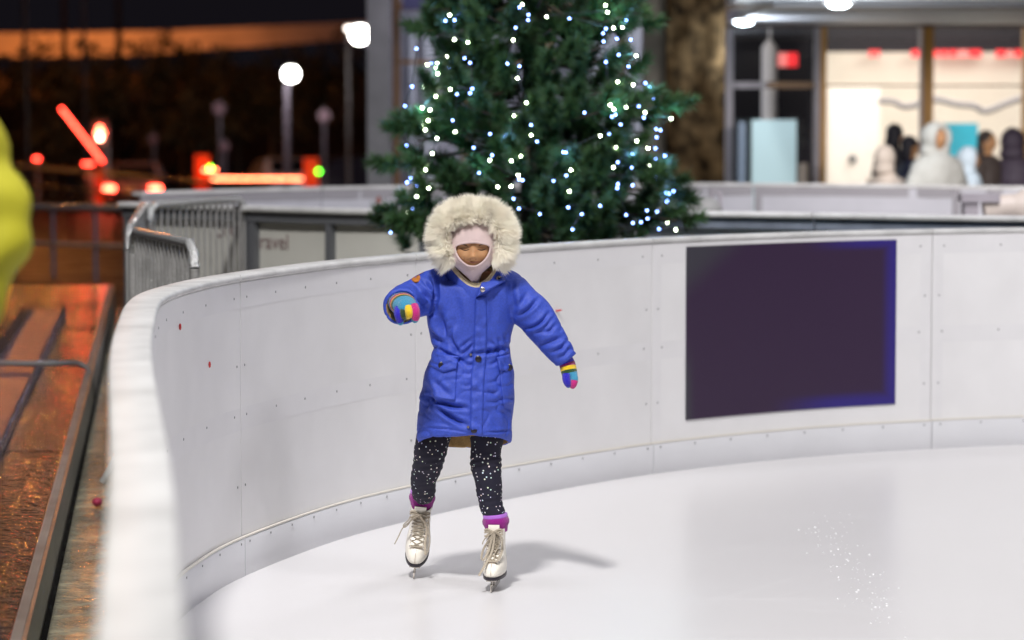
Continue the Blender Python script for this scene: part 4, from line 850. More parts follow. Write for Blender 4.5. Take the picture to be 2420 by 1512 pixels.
CR = [ # waist draw cord and gathers
 ([(1018, 815), (1040, 826), (1062, 838), (1090, 850), (1110, 846)], .007, 4.5), ([(1112, 838), (1150, 832), (1180, 826), (1206, 816)], .008, 5), ([(1040, 842), (1080, 848), (1100, 856)], .005, 4),
 ([(1060, 800), (1075, 822), (1088, 842)], .007, 5), ([(1090, 838), (1105, 826), (1118, 812)], .006, 4), ([(1085, 825), (1100, 812), (1118, 800)], .005, 4), ([(1155, 806), (1172, 820), (1180, 832)], .005, 4), ([(1192, 790), (1195, 808), (1193, 824)], .006, 4), ([(1178, 800), (1180, 822)], .005, 4),
 ([(1018, 780), (1030, 800), (1050, 815)], .008, 7), ([(1035, 735), (1042, 775), (1060, 812)], .010, 9),
 ([(1065, 768), (1064, 790), (1068, 812)], .006, 5), ([(1076, 700), (1084, 735), (1082, 760)], .005, 8), ([(1160, 700), (1165, 740), (1158, 770)], .004, 8),
 # arm pit folds
 ([(1018, 648), (1028, 670), (1030, 700), (1022, 740)], .011, 6), ([(1000, 668), (1014, 684), (1024, 702)], .008, 4), ([(978, 674), (1000, 694), (1018, 712)], .008, 5), ([(986, 700), (1000, 718), (1016, 728)], .007, 5),
 ([(952, 684), (966, 694), (976, 708)], .007, 4), ([(935, 690), (950, 690), (962, 698)], .005, 4), ([(962, 664), (984, 672), (996, 684)], .006, 4),
 ([(1215, 660), (1208, 690), (1212, 720), (1210, 752)], .011, 7), ([(1190, 648), (1204, 662), (1212, 678)], .006, 6),
 # left sleeve folds across the arm
 ([(1270, 708), (1258, 722), (1238, 738), (1220, 746)], .009, 4.5), ([(1296, 740), (1282, 758), (1260, 772), (1236, 776)], .008, 4), ([(1302, 756), (1288, 774), (1266, 786)], .007, 4),
 ([(1312, 768), (1296, 782), (1270, 786)], .007, 4), ([(1328, 796), (1306, 806), (1272, 818)], .009, 5.5), ([(1340, 806), (1326, 822), (1304, 832)], .006, 4), ([(1348, 822), (1334, 838), (1318, 846)], .005, 4), ([(1245, 690), (1236, 710), (1222, 724)], .005, 6),
 # skirt
 ([(1000, 935), (1030, 948), (1062, 958), (1102, 964)], .013, 5), ([(1006, 944), (1040, 968), (1075, 992), (1100, 1003)], .010, 5), ([(1000, 965), (1012, 940), (1006, 915)], .012, 9), ([(1018, 894), (1040, 915), (1060, 930)], .006, 6),
 ([(1090, 855), (1106, 862), (1122, 860)], .005, 4), ([(1088, 880), (1104, 884), (1116, 880)], .004, 4), ([(1090, 908), (1104, 912), (1114, 905)], .004, 4), ([(1152, 862), (1168, 858), (1180, 850)], .005, 4), ([(1150, 905), (1168, 902), (1178, 896)], .004, 4), ([(1150, 950), (1170, 950), (1190, 944)], .005, 4), ([(1152, 925), (1168, 928), (1180, 922)], .004, 3.5),
 ([(1190, 968), (1200, 990), (1206, 1012)], .006, 8), ([(1160, 975), (1172, 998), (1180, 1016)], .004, 8),
 ([(984, 1010), (1020, 1011), (1060, 1014), (1112, 1024)], .005, 2.2), ([(1145, 1022), (1180, 1020), (1212, 1016)], .005, 2.2)]
disp = np.zeros(len(V))
for pts, dp, wd in CR: disp += crease(V, pj, pts, dp * (1.65 if dp > .0075 and pts[0][0] < 1215 else 1.05) * random.uniform(.75, 1.25), wd)
for i in range(len(V)):
    x, y, z = V[i]; f = front[i]
    q = noise.noise((x * 9, y * 9, z * 7)) * .0050 + noise.noise((x * 26, y * 26, z * 18)) * .0032
    cu = math.exp(-((pj[i, 1] - 828) / 14) ** 2) * .004 * math.sin(x * 210 + 3 * noise.noise((x * 30, 0, z * 12)))
    q += cu * .7 * (abs(pj[i, 0] - 1114) < 110)
    rg = (1 - abs(noise.noise((x * 11 + z * 6, y * 9, z * 15 - x * 5)))) ** 13 * -.0075 * (.4 + noise.noise((x * 5, y * 5, z * 5 + 4))) 
    disp[i] = disp[i] * f + q * .75 + rg
V += Nn * disp[:, None]; setco(coat, V)
cloth = mat('blue parka cloth', S(51, 75, 178), .58, spec=.45, var=.14, vscale=160, bump=.5, bscale=900, bdist=.0015)
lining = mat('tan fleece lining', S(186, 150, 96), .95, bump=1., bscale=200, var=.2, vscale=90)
# inner faces of the skirt cavity and cuff get the lining
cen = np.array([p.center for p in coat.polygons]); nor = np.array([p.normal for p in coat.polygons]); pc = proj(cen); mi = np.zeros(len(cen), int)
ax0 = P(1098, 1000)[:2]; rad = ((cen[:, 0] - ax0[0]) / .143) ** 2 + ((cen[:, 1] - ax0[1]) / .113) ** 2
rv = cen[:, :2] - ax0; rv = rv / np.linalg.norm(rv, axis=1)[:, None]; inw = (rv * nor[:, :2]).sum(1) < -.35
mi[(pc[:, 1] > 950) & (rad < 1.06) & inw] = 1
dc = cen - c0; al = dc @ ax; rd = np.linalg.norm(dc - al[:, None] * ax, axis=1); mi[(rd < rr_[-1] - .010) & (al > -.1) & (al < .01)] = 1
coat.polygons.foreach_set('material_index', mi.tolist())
bvh = BVHTree.FromPolygons([tuple(v) for v in V], [tuple(p.vertices) for p in coat.polygons])
CAMP = Vector((0, 0, HC))
def hit(px, py):
    r = Vector(ray(px, py)).normalized(); h = bvh.ray_cast(CAMP, r)
    return (h[0], h[1]) if h[0] is not None else (None, None)
coato = glink('coat', coat, [cloth, lining])
def surf(px, py, off):
    h, n = hit(px, py)
    for k in range(12):
        if h is not None: break
        px += (1110 - px) * .02; h, n = hit(px, py)
    p = np.array(h); d = np.array(CAMP) - p; d /= np.linalg.norm(d); return p + d * off
def patch(name, fn, nu, nv, off, m, parent=coato, smooth=True, wob=0.):
    """cloth patch lying on the coat: fn(u,v)->px,py ; top face at 'off', rolled edge going into the coat"""
    V = []; Fc = []
    for j in range(nv + 1):
        for i in range(nu + 1):
            u, v = i / nu, j / nv; px, py = fn(u, v); e = min(u, 1 - u) * nu, min(v, 1 - v) * nv; ed = min(e)
            V.append(surf(px, py, -.003 if ed < .5 else (off * .8 if ed < 1.5 else off) + wob * noise.noise((px * .05, py * .05, 3))))
    for j in range(nv):
        for i in range(nu): a = j * (nu + 1) + i; Fc.append((a, a + nu + 1, a + nu + 2, a + 1))
    mb = MB(); mb.add(V, Fc); me = mb.mesh(name); me.polygons.foreach_set('use_smooth', [smooth] * len(Fc)); return glink(name, me, m, parent)
def quad(c, bump=0., bulge=0.):
    c = np.array(c, float)
    def f(u, v):
        p = c[0] * (1 - u) * (1 - v) + c[1] * u * (1 - v) + c[2] * u * v + c[3] * (1 - u) * v
        return p[0] + bulge * math.sin(math.pi * v) * (2 * u - 1), p[1] + bump * v * (1 - abs(2 * u - 1))
    return f
pocket1 = patch('pocket', quad([(998, 850), (1082, 856), (1077, 948), (1000, 934)], 3), 30, 30, .009, cloth, wob=.006)
flap1 = patch('pocket_flap', quad([(1010, 826), (1086, 842), (1080, 872), (1012, 864)], 14), 28, 16, .019, cloth, pocket1, wob=.004)
pocket2 = patch('pocket', quad([(1176, 850), (1213, 850), (1215, 953), (1188, 962)]), 16, 30, .008, cloth, wob=.005)
flap2 = patch('pocket_flap', quad([(1172, 843), (1211, 835), (1215, 862), (1178, 876)], 10), 16, 14, .018, cloth, pocket2, wob=.003)
def plk(u, v):
    y = 700 + (1031 - 700) * v
    l = np.interp(y, [700, 780, 850, 900, 1000, 1031], [1121, 1119, 1116, 1111, 1110, 1113]); r = np.interp(y, [700, 780, 850, 900, 1000, 1031], [1151, 1152, 1150, 1145, 1142, 1141])
    return l + (r - l) * u, y
placket = patch('front_placket', plk, 12, 110, .011, cloth, wob=.008)
lapel = patch('open_collar_flap', quad([(1138, 664), (1177, 630), (1197, 664), (1121, 706)]), 24, 20, .030, cloth)
def disc(name, px, py, r, off, m, parent, th=.003, dome=.3):
    p = surf(px, py, off); d = np.array(CAMP) - p; d /= np.linalg.norm(d); mb = MB(); mb.tube([p - d * .004, p + d * th * .6, p + d * th], [r, r, r * .8], 16); return mb.build(name, m, parent, True)
btn = mat('dark horn button', (.015, .012, .02), .3); snap = mat('snap metal', (.55, .5, .5), .25, metal=.9)
disc('button', 1043.5, 863, .0115, .020, btn, pocket1); disc('button', 1204, 868, .0105, .019, btn, pocket2); disc('button', 1130, 848, .0105, .012, btn, placket); disc('button', 1119.5, 1016, .0105, .012, btn, placket)
for x, y in ((1112, 838), (1106, 1009)): disc('snap', x, y, .005, .004, snap, coato)
b_ = disc('snap', 1179, 658, .0090, .036, snap, lapel); disc('snap_centre', 1179, 658, .004, .041, btn, lapel); disc('snap', 1140, 684, .0080, .036, snap, lapel)
# leather badge on the upper sleeve
leather = mat('tan leather', S(176, 108, 38), .6, var=.15, vscale=60, bump=.4, bscale=160)
def bdg(u, v):
    a = 2 * math.pi * u; r = .02 + .98 * v; return 981.5 + (10.5 * math.cos(a) * .9 - 12 * math.sin(a) * .62) * r, 655 - (12 * math.sin(a) + 8.5 * math.cos(a) * .9) * r
patch('badge', bdg, 28, 6, .006, leather)
# --- collar ----------------------------------------------------------
def collar_ring(rx, ry, dz, n=56, vdrop=.068, cx=1117, cy=634):
    c = P(cx, cy, -.008); out = []
    for k in range(n):
        a = 2 * math.pi * k / n; x, y = rx * math.cos(a), ry * math.sin(a); f = max(0, -math.sin(a)); drop = vdrop * f ** 2.2
        out.append((c[0] + x + .012 * f, c[1] + y - .01 * f, c[2] + dz - drop))
    return out
mb = MB(); mb.rings([collar_ring(.088, .086, -.035), collar_ring(.090, .088, -.005), collar_ring(.084, .084, .012), collar_ring(.079, .079, .012)], caps=False)
co = mb.build('collar', cloth, coato, True)
mb = MB(); mb.rings([collar_ring(.083, .084, .010), collar_ring(.082, .083, .020), collar_ring(.076, .076, .026), collar_ring(.070, .070, .018), collar_ring(.064, .064, -.03, vdrop=.07)], caps=False); me = mb.build('collar_lining', mat('cream fleece', S(232, 214, 176), .95, bump=1., bscale=180), co, True)
# --- head, face and body ---------------------------------------------
HCn = P(1116, 590, -.062)
def headpt(th, ph, g=0.):
    x = math.cos(ph) * math.sin(th); y = -math.cos(ph) * math.cos(th); z = math.sin(ph)
    rx = .0735 + g + (.003 if ph > 0 else 0) * math.sin(ph); ry = .082 + g; rz = .100 + g
    if z < 0: rx *= 1 - 1.30 * max(0, -z - .22) ** 1.45; ry *= 1 - .10 * z * z
    X_, Y_, Z_ = rx * x, ry * y, rz * z - (.0 if z > 0 else .0)
    if y < 0: Y_ -= .004 * math.exp(-(X_ / .04) ** 2)
    return np.array([X_, Y_, Z_])
def gsn(x, z, cx, cz, sx, sz): return math.exp(-((x - cx) / sx) ** 2 - ((z - cz) / sz) ** 2)
def zf(py): return (HCn[2] - P(1116, py, -.14)[2]) * -1
def xf(px): return P(px, 590, -.14)[0] - HCn[0]
def face_disp(x, z):
    d = 0
    xc = xf(1118); d += .0175 * gsn(x, z, xc, zf(606.5), .0105, .0085)            # nose tip
    d += .006 * gsn(x, z, xc, zf(595), .0095, .014)                               # bridge
    for s in (-1, 1):
        d += .0055 * gsn(x, z, xc + s * .0095, zf(611), .005, .005)                # nostril wings
        ex = xf(1098) if s < 0 else xf(1137.5)
        d -= .0120 * gsn(x, z, ex, zf(586), .015, .009)                           # sockets
        d += .0068 * gsn(x, z, ex, zf(586.5), .0105, .0062)                       # lids over the eyeball
        d += .0035 * gsn(x, z, ex, zf(576), .014, .0045)                          # brow ridge
        d += .0060 * gsn(x, z, xc + s * .031, zf(606), .014, .013)                # cheeks
        d -= .0022 * gsn(x, z, xc + s * .021, zf(617), .004, .007)
    d += .0050 * gsn(x, z, xc, zf(619.5), .014, .0030) + .0055 * gsn(x, z, xc, zf(626), .012, .0035) - .0035 * gsn(x, z, xc, zf(622.6), .016, .0014)
    d += .005 * gsn(x, z, xc, zf(640), .016, .010)
    return d
def headmesh(g, nt=120, np_=96, cut=None, disp=True):
    mb = MB(); R = []
    for j in range(np_ + 1):
        ph = math.pi * (j + .01) / (np_ + .02) - math.pi / 2
        row = []
        for i in range(nt):
            th = 2 * math.pi * i / nt - math.pi; p = headpt(th, ph, g)
            if disp and p[1] < 0: p[1] -= face_disp(p[0], p[2])
            row.append(HCn + p)
        R.append(row)
    mb.rings(R); return mb
bodym = headmesh(0)
def ell(c, rx, ry, n=18): return [(c[0] + rx * math.cos(a), c[1] + ry * math.sin(a), c[2]) for a in [2 * math.pi * k / n for k in range(n)]]
bodym.tube([P(1118, 600, -.02), P(1119, 655, .03)], .034, 16)
bodym.rings([ell(P(px, py, 0), rx, ry) for px, py, rx, ry in ((1118, 640, .06, .05), (1117, 672, .085, .055), (1115, 720, .11, .075), (1112, 800, .095, .07), (1106, 880, .11, .08), (1100, 960, .115, .085), (1098, 985, .11, .08))])
# --- skates placement ---------------------------------------------------
def M4(yaw, pitch, roll, loc): return Matrix.Translation(loc) @ Matrix.Rotation(yaw, 4, 'Z') @ Matrix.Rotation(pitch, 4, 'X') @ Matrix.Rotation(roll, 4, 'Y')
tL = G(1161, 1400, 0.001); tR = G(977, 1367, 0.001)
def boot_local():
    # z, front y, back y, half width (x), x shift
    prof = [(.046, -.098, .072, .030), (.050, -.105, .074, .034), (.062, -.108, .076, .0375), (.078, -.102, .078, .038), (.092, -.085, .077, .0365), (.104, -.062, .073, .034), (.118, -.044, .069, .0325), (.135, -.034, .066, .0315), (.155, -.030, .064, .031), (.170, -.029, .064, .0315), (.185, -.030, .066, .033), (.196, -.031, .067, .034)]
    R = []
    for z, f, b, wx in prof:
        row = []; cy = (f + b) / 2; ry = (b - f) / 2
        for k in range(36):
            a = 2 * math.pi * k / 36; ca, sa = math.cos(a), math.sin(a); y = cy + ry * math.copysign(abs(sa) ** .85, sa)
            wmod = 1 - .16 * max(0, (y) / .08) - (.10 * max(0, (-y - .03) / .07) if z < .1 else 0)
            row.append((wx * math.copysign(abs(ca) ** .8, ca) * wmod, y, z))
        R.append(row)
    return R, prof
def skate(label, mtx, scale, foot_side):
    sk_ = lambda p: np.array(mtx @ Vector((p[0] * scale, p[1] * scale, p[2] * scale)))
    R, prof = boot_local(); leath = M['skleather'] if 'skleather' in M else M.setdefault('skleather', mat('cream leather', S(242, 236, 224), .36, var=.05, vscale=18, bump=.12, bscale=40, coat=.15))
    mb = MB(); inner = [[(p[0] * .84, p[1] * .9 + .002, p[2] - .004) for p in R[-1]], [(p[0] * .8, p[1] * .85, p[2] - .05) for p in R[-1]]]
    mb.rings([[sk_(p) for p in r] for r in R + inner]); bt = mb.build('skate_boot', leath, girl, True)
    sd_ = bt.modifiers.new('s', 'SUBSURF'); sd_.levels = 1; sd_.render_levels = 1
    if label: bt['label'] = label
    # sole and heel
    mb = MB(); R2 = []
    for z, k in ((.0400, .97), (.0402, 1.0), (.0475, 1.03), (.0500, 1.02)): R2.append([sk_((p[0] * k * 1.04, (p[1] + .015) * k - .015, z)) for p in R[1]])
    mb.rings(R2); mb.build('sole', mat('dark sole', (.018, .013, .022), .4), bt, True)
    # blade
    steel = M.setdefault('steel', mat('skate steel', (.52, .48, .43), .25, metal=.9, bump=.2, bscale=60))
    mb = MB(); prof2 = [(-.112, .012), (-.108, .004), (-.095, .000), (-.03, .0), (.05, .0), (.088, .002), (.092, .014)]; top_ = [(-.112, .026), (-.085, .018), (-.05, .015), (-.01, .014), (.03, .014), (.06, .016), (.092, .020)]
    Rr = []
    for (y, z), (y2, z2) in zip(prof2, top_): Rr.append([sk_((-.0019, y, z)), sk_((.0019, y, z)), sk_((.0019, y2, z2)), sk_((-.0019, y2, z2))])
    mb.rings(Rr); bl = mb.build('blade', steel, bt)
    mb = MB()
    for ya, yb, yc, yd in ((-.098, -.075, -.088, -.070), (-.045, -.025, -.055, -.035), (.035, .055, .030, .050), (.072, .088, .068, .086)):
        mb.rings([[sk_((sx_ * .0028, y, z)) for sx_, y in ((-1, a), (1, a), (1, b), (-1, b))] for a, b, z in ((ya, yb, .015), ((ya + yc) / 2, (yb + yd) / 2, .028), (yc - .003, yd + .003, .040))])
    for a, b in ((-.100, -.030), (.025, .088)): mb.rings([[sk_((sx_ * .016, y, z)) for sx_, y in ((-1, a), (1, a), (1, b), (-1, b))] for z in (.0365, .0398)])
    mb.build('blade_mount', steel, bl)
    # tongue
    def fy(z): return np.interp(z, [q[0] for q in prof], [q[1] for q in prof])
    mb = MB(); Rt = []
    for z in np.linspace(.10, .209, 12): Rt.append([sk_((x, fy(z) + .0015 - .007 + .10 * x * x / .02 * (1 if True else 0) + (z > .2) * (z - .2) * .2 - oo, z)) for oo, xs_ in ((.0, (-.018, -.012, -.006, 0, .006, .012, .018)), (-.004, (.018, .012, .006, 0, -.006, -.012, -.018))) for x in xs_])
    mb.rings(Rt); mb.build('tongue', leath, bt, True)
    # stitched toe seam
    stm = M.setdefault('seam', mat('seam', (.42, .32, .24), .7)); mb = MB(); mb.tube([sk_((0, fy(z) - .0008, z)) for z in (.055, .065, .075, .085, .092)], .0007, 5)
    for zz in (.094, .097): mb.tube([sk_((x, fy(zz) - .0012, zz)) for x in (-.012, 0, .012)], .0007, 5)
    mb.build('toe_seam', stm, bt)
    # laces
    lm = M.setdefault('lace', mat('grey beige lace', S(186, 174, 156), .85, bump=.5, bscale=400))
    def yx(x, z): return fy(z) - .0068 + 4.2 * x * x
    mb = MB(); zs = list(np.linspace(.098, .186, 9)); xs_ = .0185
    for i in range(len(zs) - 1):
        for s in (-1, 1):
            a = (s * xs_, zs[i]); b = (-s * xs_, zs[i + 1]); pts = []
            for f in np.linspace(0, 1, 7):
                x = a[0] + (b[0] - a[0]) * f; z = a[1] + (b[1] - a[1]) * f; pts.append(sk_((x, yx(x, z) - .0022 - .0016 * (s > 0) * math.sin(math.pi * f), z)))
            mb.tube(pts, .0031, 6, flat=.5)
    mb.tube([sk_((x, yx(x, .099) - .003, .099)) for x in np.linspace(-.019, .019, 7)], .0031, 6)
    # lace going round the ankle hooks
    for zz in (.176, .186, .192):
        mb.tube([sk_((x, yx(x, zz) - .003, zz + .004 * math.sin(x * 160 + zz * 90))) for x in np.linspace(-.030, .030, 11)], .0034, 6)
    lc = mb.build('lace', lm, bt, True)
    hk = MB()
    for z in zs:
        for s in (-1, 1): hk.ball(sk_((s * .0205, yx(.0205, z) - .001, z)), .0028, 6, 4)
    hk.build('eyelets', snap, bt, True)
    mb = MB()
    if foot_side == 'R': bows = [[(0, .19), (-.018, .186), (-.036, .168), (-.046, .155), (-.040, .150), (-.02, .172), (0, .19)], [(0, .192), (.024, .186), (.031, .150), (.038, .112), (.032, .092), (.024, .11), (.024, .15), (0, .188)], [(0, .19), (-.02, .175), (-.045, .150), (-.058, .120), (-.066, .105)], [(0, .19), (.015, .17), (.03, .16), (.033, .13)]]
    else: bows = [[(.004, .19), (-.006, .165), (-.014, .13), (-.026, .105), (-.034, .112), (-.028, .14), (-.008, .17), (.004, .19)], [(.004, .192), (.022, .18), (.020, .15), (.006, .118), (.012, .100), (.024, .110), (.030, .14), (.028, .17), (.004, .19)], [(.004, .19), (.002, .16), (-.004, .125), (-.014, .10), (-.030, .070), (-.034, .062)], [(.004, .19), (-.01, .18), (-.028, .165), (-.034, .15)]]
    for bw in bows:
        q = spline([(x, 0, z) for x, z in bw], 5); mb.tube([sk_((p[0], min(yx(p[0], max(.062, p[2])), yx(.0, max(.062, p[2]))) - .010 - (.012 if abs(p[0]) > .03 else 0), p[2])) for p in q], .0042, 6, flat=.45)
    mb.build('bow', lm, lc, True)
    return bt, sk_
mL = M4(math.radians(-8), math.radians(2), math.radians(0), Vector(tL + [.013, .100, .002]))
mR = Matrix.Translation(Vector(tR)) @ Matrix.Rotation(math.radians(-4), 4, 'Z') @ Matrix.Rotation(math.radians(19), 4, 'X') @ Matrix.Rotation(math.radians(6), 4, 'Y') @ Matrix.Translation(Vector((0, .112, -.001)))
bL, skL = skate('cream left skate planted on the ice', mL, 1.0, 'L'); bR, skR = skate('cream right skate trailing with its toe down', mR, 1.09, 'R')
def ankle(sk_):
    q = sk_((0, .018, .205)); pq = proj(q)[0]; return pq[0], pq[1], q[1] - D0
aL, aR = ankle(skL), ankle(skR); print('ANK', aL, aR)
LEGL = [(1148, 960, .01, 36), (1150, 1020, .01, 40), (1148, 1060, .0, 37.5), (1147, 1095, .2 * aL[2], 37.5), (1152, 1125, .4 * aL[2], 34), (1156, 1160, .6 * aL[2], 31.5), (1162, 1200, .9 * aL[2], 27), (aL[0] - 2, aL[1] - 18, aL[2], 26), (aL[0], aL[1] + 6, aL[2], 20)]
LEGR = [(1038, 960, .03, 38), (1026, 1020, .05, 41), (1017, 1065, .2 * aR[2], 39.5), (1008, 1105, .35 * aR[2], 35), (1000, 1135, .5 * aR[2], 31.5), (1000, 1165, .75 * aR[2], 27.5), (aR[0] + 1, aR[1] - 20, aR[2], 25.5), (aR[0], aR[1] + 6, aR[2], 20)]
for L_ in (LEGL, LEGR):
    a, r = limb(L_); bodym.tube(a, r * .80, 16)
for sk_, L_ in ((skL, LEGL), (skR, LEGR)):
    a, r = limb(L_); k = int(len(a) * .86); q = [a[k], sk_((0, .018, .20)), sk_((0, .02, .12)), sk_((0, .0, .078)), sk_((0, -.07, .07))]; bodym.tube(spline(q, 4), .018, 12)
# --- hands ---------------------------------------------------------------
GL = {'c': S(52, 150, 190), 'b': S(28, 12, 190), 'p': S(205, 18, 130), 'y': S(245, 205, 10), 'g': S(30, 78, 14), 'o': S(240, 150, 20), 'm': S(150, 8, 100), 'd': S(28, 60, 18)}
gk = list(GL); gm = [mat('knit ' + k, GL[k], .85, bump=.8, bscale=260, sheen=.3) for k in gk]
def wear(pts, rad, cols, mb, n=12, flat=1., steps=4):
    q = spline([(*P(*p), r / SCL) for p, r in zip(pts, rad)], steps); k = len(q); ci = [gk.index(cols[min(len(cols) - 1, int(i / k * len(cols)))]) for i in range(k)]
    mb.tube(q[:, :3], q[:, 3], n, mats=ci, flat=flat); mb.ball(q[-1, :3], q[-1, 3] * .97, n, 8, mi=ci[-1])
    bodym.tube(q[:, :3], q[:, 3] * .72, 8)
mb = MB() # raised right hand, knuckles towards the camera, fingers hanging
wear([(950, 724, -.15), (949, 719, -.20), (950, 717, -.235), (953, 719, -.262), (957, 723, -.29), (958, 727, -.312)], [27, 30, 32, 30, 27.5, 22], 'ccccccccccmmooggccccccc', mb, 20, .80, 6)
wear([(941, 729, -.315), (940, 741, -.328), (943, 752, -.325), (946, 761, -.318)], [9.5, 9.5, 9, 8], 'bbbbbbbcc', mb)
wear([(952, 731, -.325), (953, 741, -.335), (954, 748, -.325), (952, 751, -.30)], [8.5, 8.3, 7.8, 7], 'dddddd', mb)
wear([(964, 726, -.332), (966, 737, -.345), (966, 744, -.338), (963, 747, -.312)], [9, 9, 8.5, 7.5], 'yyyyyy', mb)
wear([(978, 722, -.325), (982, 735, -.338), (982, 748, -.332), (980, 755, -.324)], [9.5, 9.8, 9.5, 8.5], 'ppppppppccc', mb)
wear([(972, 734, -.275), (978, 742, -.29), (975, 748, -.305)], [9, 8.5, 7.5], 'cccc', mb)
gR = mb.build('glove', gm, girl, True); gR['label'] = 'rainbow striped right glove held up in front of the sleeve cuff'
mb = MB() # lowered left hand
wear([(1333, 846, -.045), (1338, 856, -.05), (1341, 864, -.052), (1343, 872, -.055), (1345, 881, -.058), (1347, 888, -.06), (1348, 896, -.062)], [19, 20, 20.5, 20.5, 20, 19, 16], 'bbbbbbbmmmmmyyyyygggggcccccccccc', mb, 20, .9, 8)
wear([(1338, 884, -.078), (1338, 896, -.084), (1341, 905, -.082), (1343, 909, -.075)], [9.5, 9.7, 9, 8], 'bbbbbbbbc', mb)
wear([(1355, 884, -.07), (1357, 896, -.078), (1355, 907, -.080), (1353, 912, -.076)], [9, 9, 8.5, 7], 'ccccpppppppp', mb)
wear([(1347, 892, -.060), (1349, 903, -.058), (1350, 911, -.052)], [8.5, 8, 7], 'yyyy', mb)
wear([(1351, 890, -.045), (1354, 901, -.04), (1354, 908, -.035)], [8, 8, 7], 'dddd', mb)
wear([(1343, 890, -.04), (1344, 900, -.034), (1346, 906, -.03)], [8, 7.5, 7], 'pppp', mb)
gL = mb.build('glove', gm, girl, True); gL['label'] = 'rainbow striped left glove at the end of the lowered sleeve'
a, r = limb([(1205, 690, 0, 30), (1262, 745, -.02, 28), (1322, 828, -.045, 20), (1345, 870, -.055, 15)]); bodym.tube(a, r, 14)
a, r = limb([(1022, 686, 0, 30), (970, 712, -.08, 26), (950, 724, -.18, 20), (955, 716, -.28, 18)]); bodym.tube(a, r, 14)
body = remesh(bodym, .0024, 1); bo = glink('body', body, skin)
# brows, lashes, lips
bb = BVHTree.FromPolygons([tuple(v + GO) for v in coords(body)], [tuple(p.vertices) for p in body.polygons])
def on_face(px, py, off):
    h = bb.ray_cast(CAMP, Vector(ray(px, py)).normalized())[0]; p = np.array(h); d = np.array(CAMP) - p; return p + d / np.linalg.norm(d) * off
hairm = mat('dark brow', (.045, .025, .015), .7); lipm = mat('lips', (.24, .085, .06), .45); lash = mat('lashes', (.018, .010, .008), .6)
for pts in ([(1083, 580), (1088, 577), (1094, 577), (1101, 579.5), (1105, 582.5)], [(1131, 581), (1135, 578.5), (1142, 576.5), (1149, 576.5), (1154, 578.5)]):
    MB().tube([on_face(x, y, .0008) for x, y in spline(pts, 4)[:, :2]], [.0008 + .0013 * math.sin(math.pi * k / 16) for k in range(17)], 6).build('eyebrow', hairm, bo, True)
for pts in ([(1088, 587), (1093, 590), (1099, 591.3), (1105, 590.2), (1109, 588.5)], [(1128, 588.7), (1132, 590.2), (1138, 591.0), (1144, 589.6), (1148, 586.8)]):
    MB().tube([on_face(x, y, .0006) for x, y in spline(pts, 4)[:, :2]], [.0005 + .0009 * math.sin(math.pi * k / 16) for k in range(17)], 6).build('eyelashes', lash, bo, True)
MB().tube([on_face(x, y, .0) for x, y in spline([(1102, 617.5), (1108, 619.0), (1114, 619.2), (1118, 620), (1122, 619.2), (1129, 619.0), (1135, 617.3)], 4)[:, :2]], [.0008 + .0014 * math.sin(math.pi * k / 24) for k in range(25)], 8).build('lips', lipm, bo, True)
for x in (1112, 1124): MB().ball(on_face(x, 612.5, -.0004), (.0016, .0012, .0010), 8, 5).build('nostril', lash, bo, True)
# --- balaclava -------------------------------------------------------------
pinkm = mat('pale pink knit', S(250, 222, 220), .9, bump=.9, bscale=330, stretch=(3, 1, .5), sheen=.3)
def opening(px, py):
    yt = 573 + .010 * (px - 1117) ** 2 * .45; yb = 629
    hw = 41.5 * max(0, 1 - (max(0, py - 587) / 43.5) ** 1.7) ** .62 - max(0, 580 - py) * .8
    return (py > yt) and (py < yb) and abs(px - 1116.5) < hw
mb = headmesh(.0065, 200, 160)
Vb = np.concatenate(mb.v); pb_ = proj(Vb)
keep = []
cenf = []
for f in mb.f:
    c = Vb[list(f)].mean(0); q = proj(c)[0]
    if c[1] < HCn[1] and opening(q[0], q[1]): continue
    keep.append(f)
bal = bpy.data.meshes.new('balaclava'); bal.from_pydata(Vb.tolist(), [], keep); bal.polygons.foreach_set('use_smooth', [True] * len(keep)); bal.update()
balo = glink('balaclava', bal, pinkm)
bvb = BVHTree.FromPolygons([tuple(v) for v in Vb], mb.f)
rim = []
for k in range(90):
    a = 2 * math.pi * k / 90; dx, dy = math.cos(a), math.sin(a); lo, hi = 5., 60.
    for _ in range(24):
        m = (lo + hi) / 2
        if opening(1116.5 + dx * m, 598 + dy * m): lo = m
        else: hi = m
    x, y = 1116.5 + dx * (lo + .5), 598 + dy * (lo + .5); h = bvb.ray_cast(CAMP, Vector(ray(x, y)).normalized())[0]
    p = np.array(h); d = np.array(CAMP) - p; rim.append(p + d / np.linalg.norm(d) * .001)
rim = np.array(rim)
for _ in range(3): rim = (np.roll(rim, 1, 0) + 2 * rim + np.roll(rim, -1, 0)) / 4
MB().tube(list(rim) + [rim[0], rim[1]], .0034, 8, caps=False).build('opening_hem', pinkm, balo, True)
mb = MB(); Rn = []
for k, (py, px, rx, ry, dy) in enumerate(((618, 1118, .044, .060, -.056), (632, 1119, .035, .060, -.054), (645, 1121, .025, .056, -.052), (656, 1123, .016, .048, -.050), (668, 1124, .010, .036, -.04))):
    Rn.append(ell(P(px, py, dy), rx, ry, 32))
me = MB().rings(Rn).build('neck_cover', pinkm, balo, True)
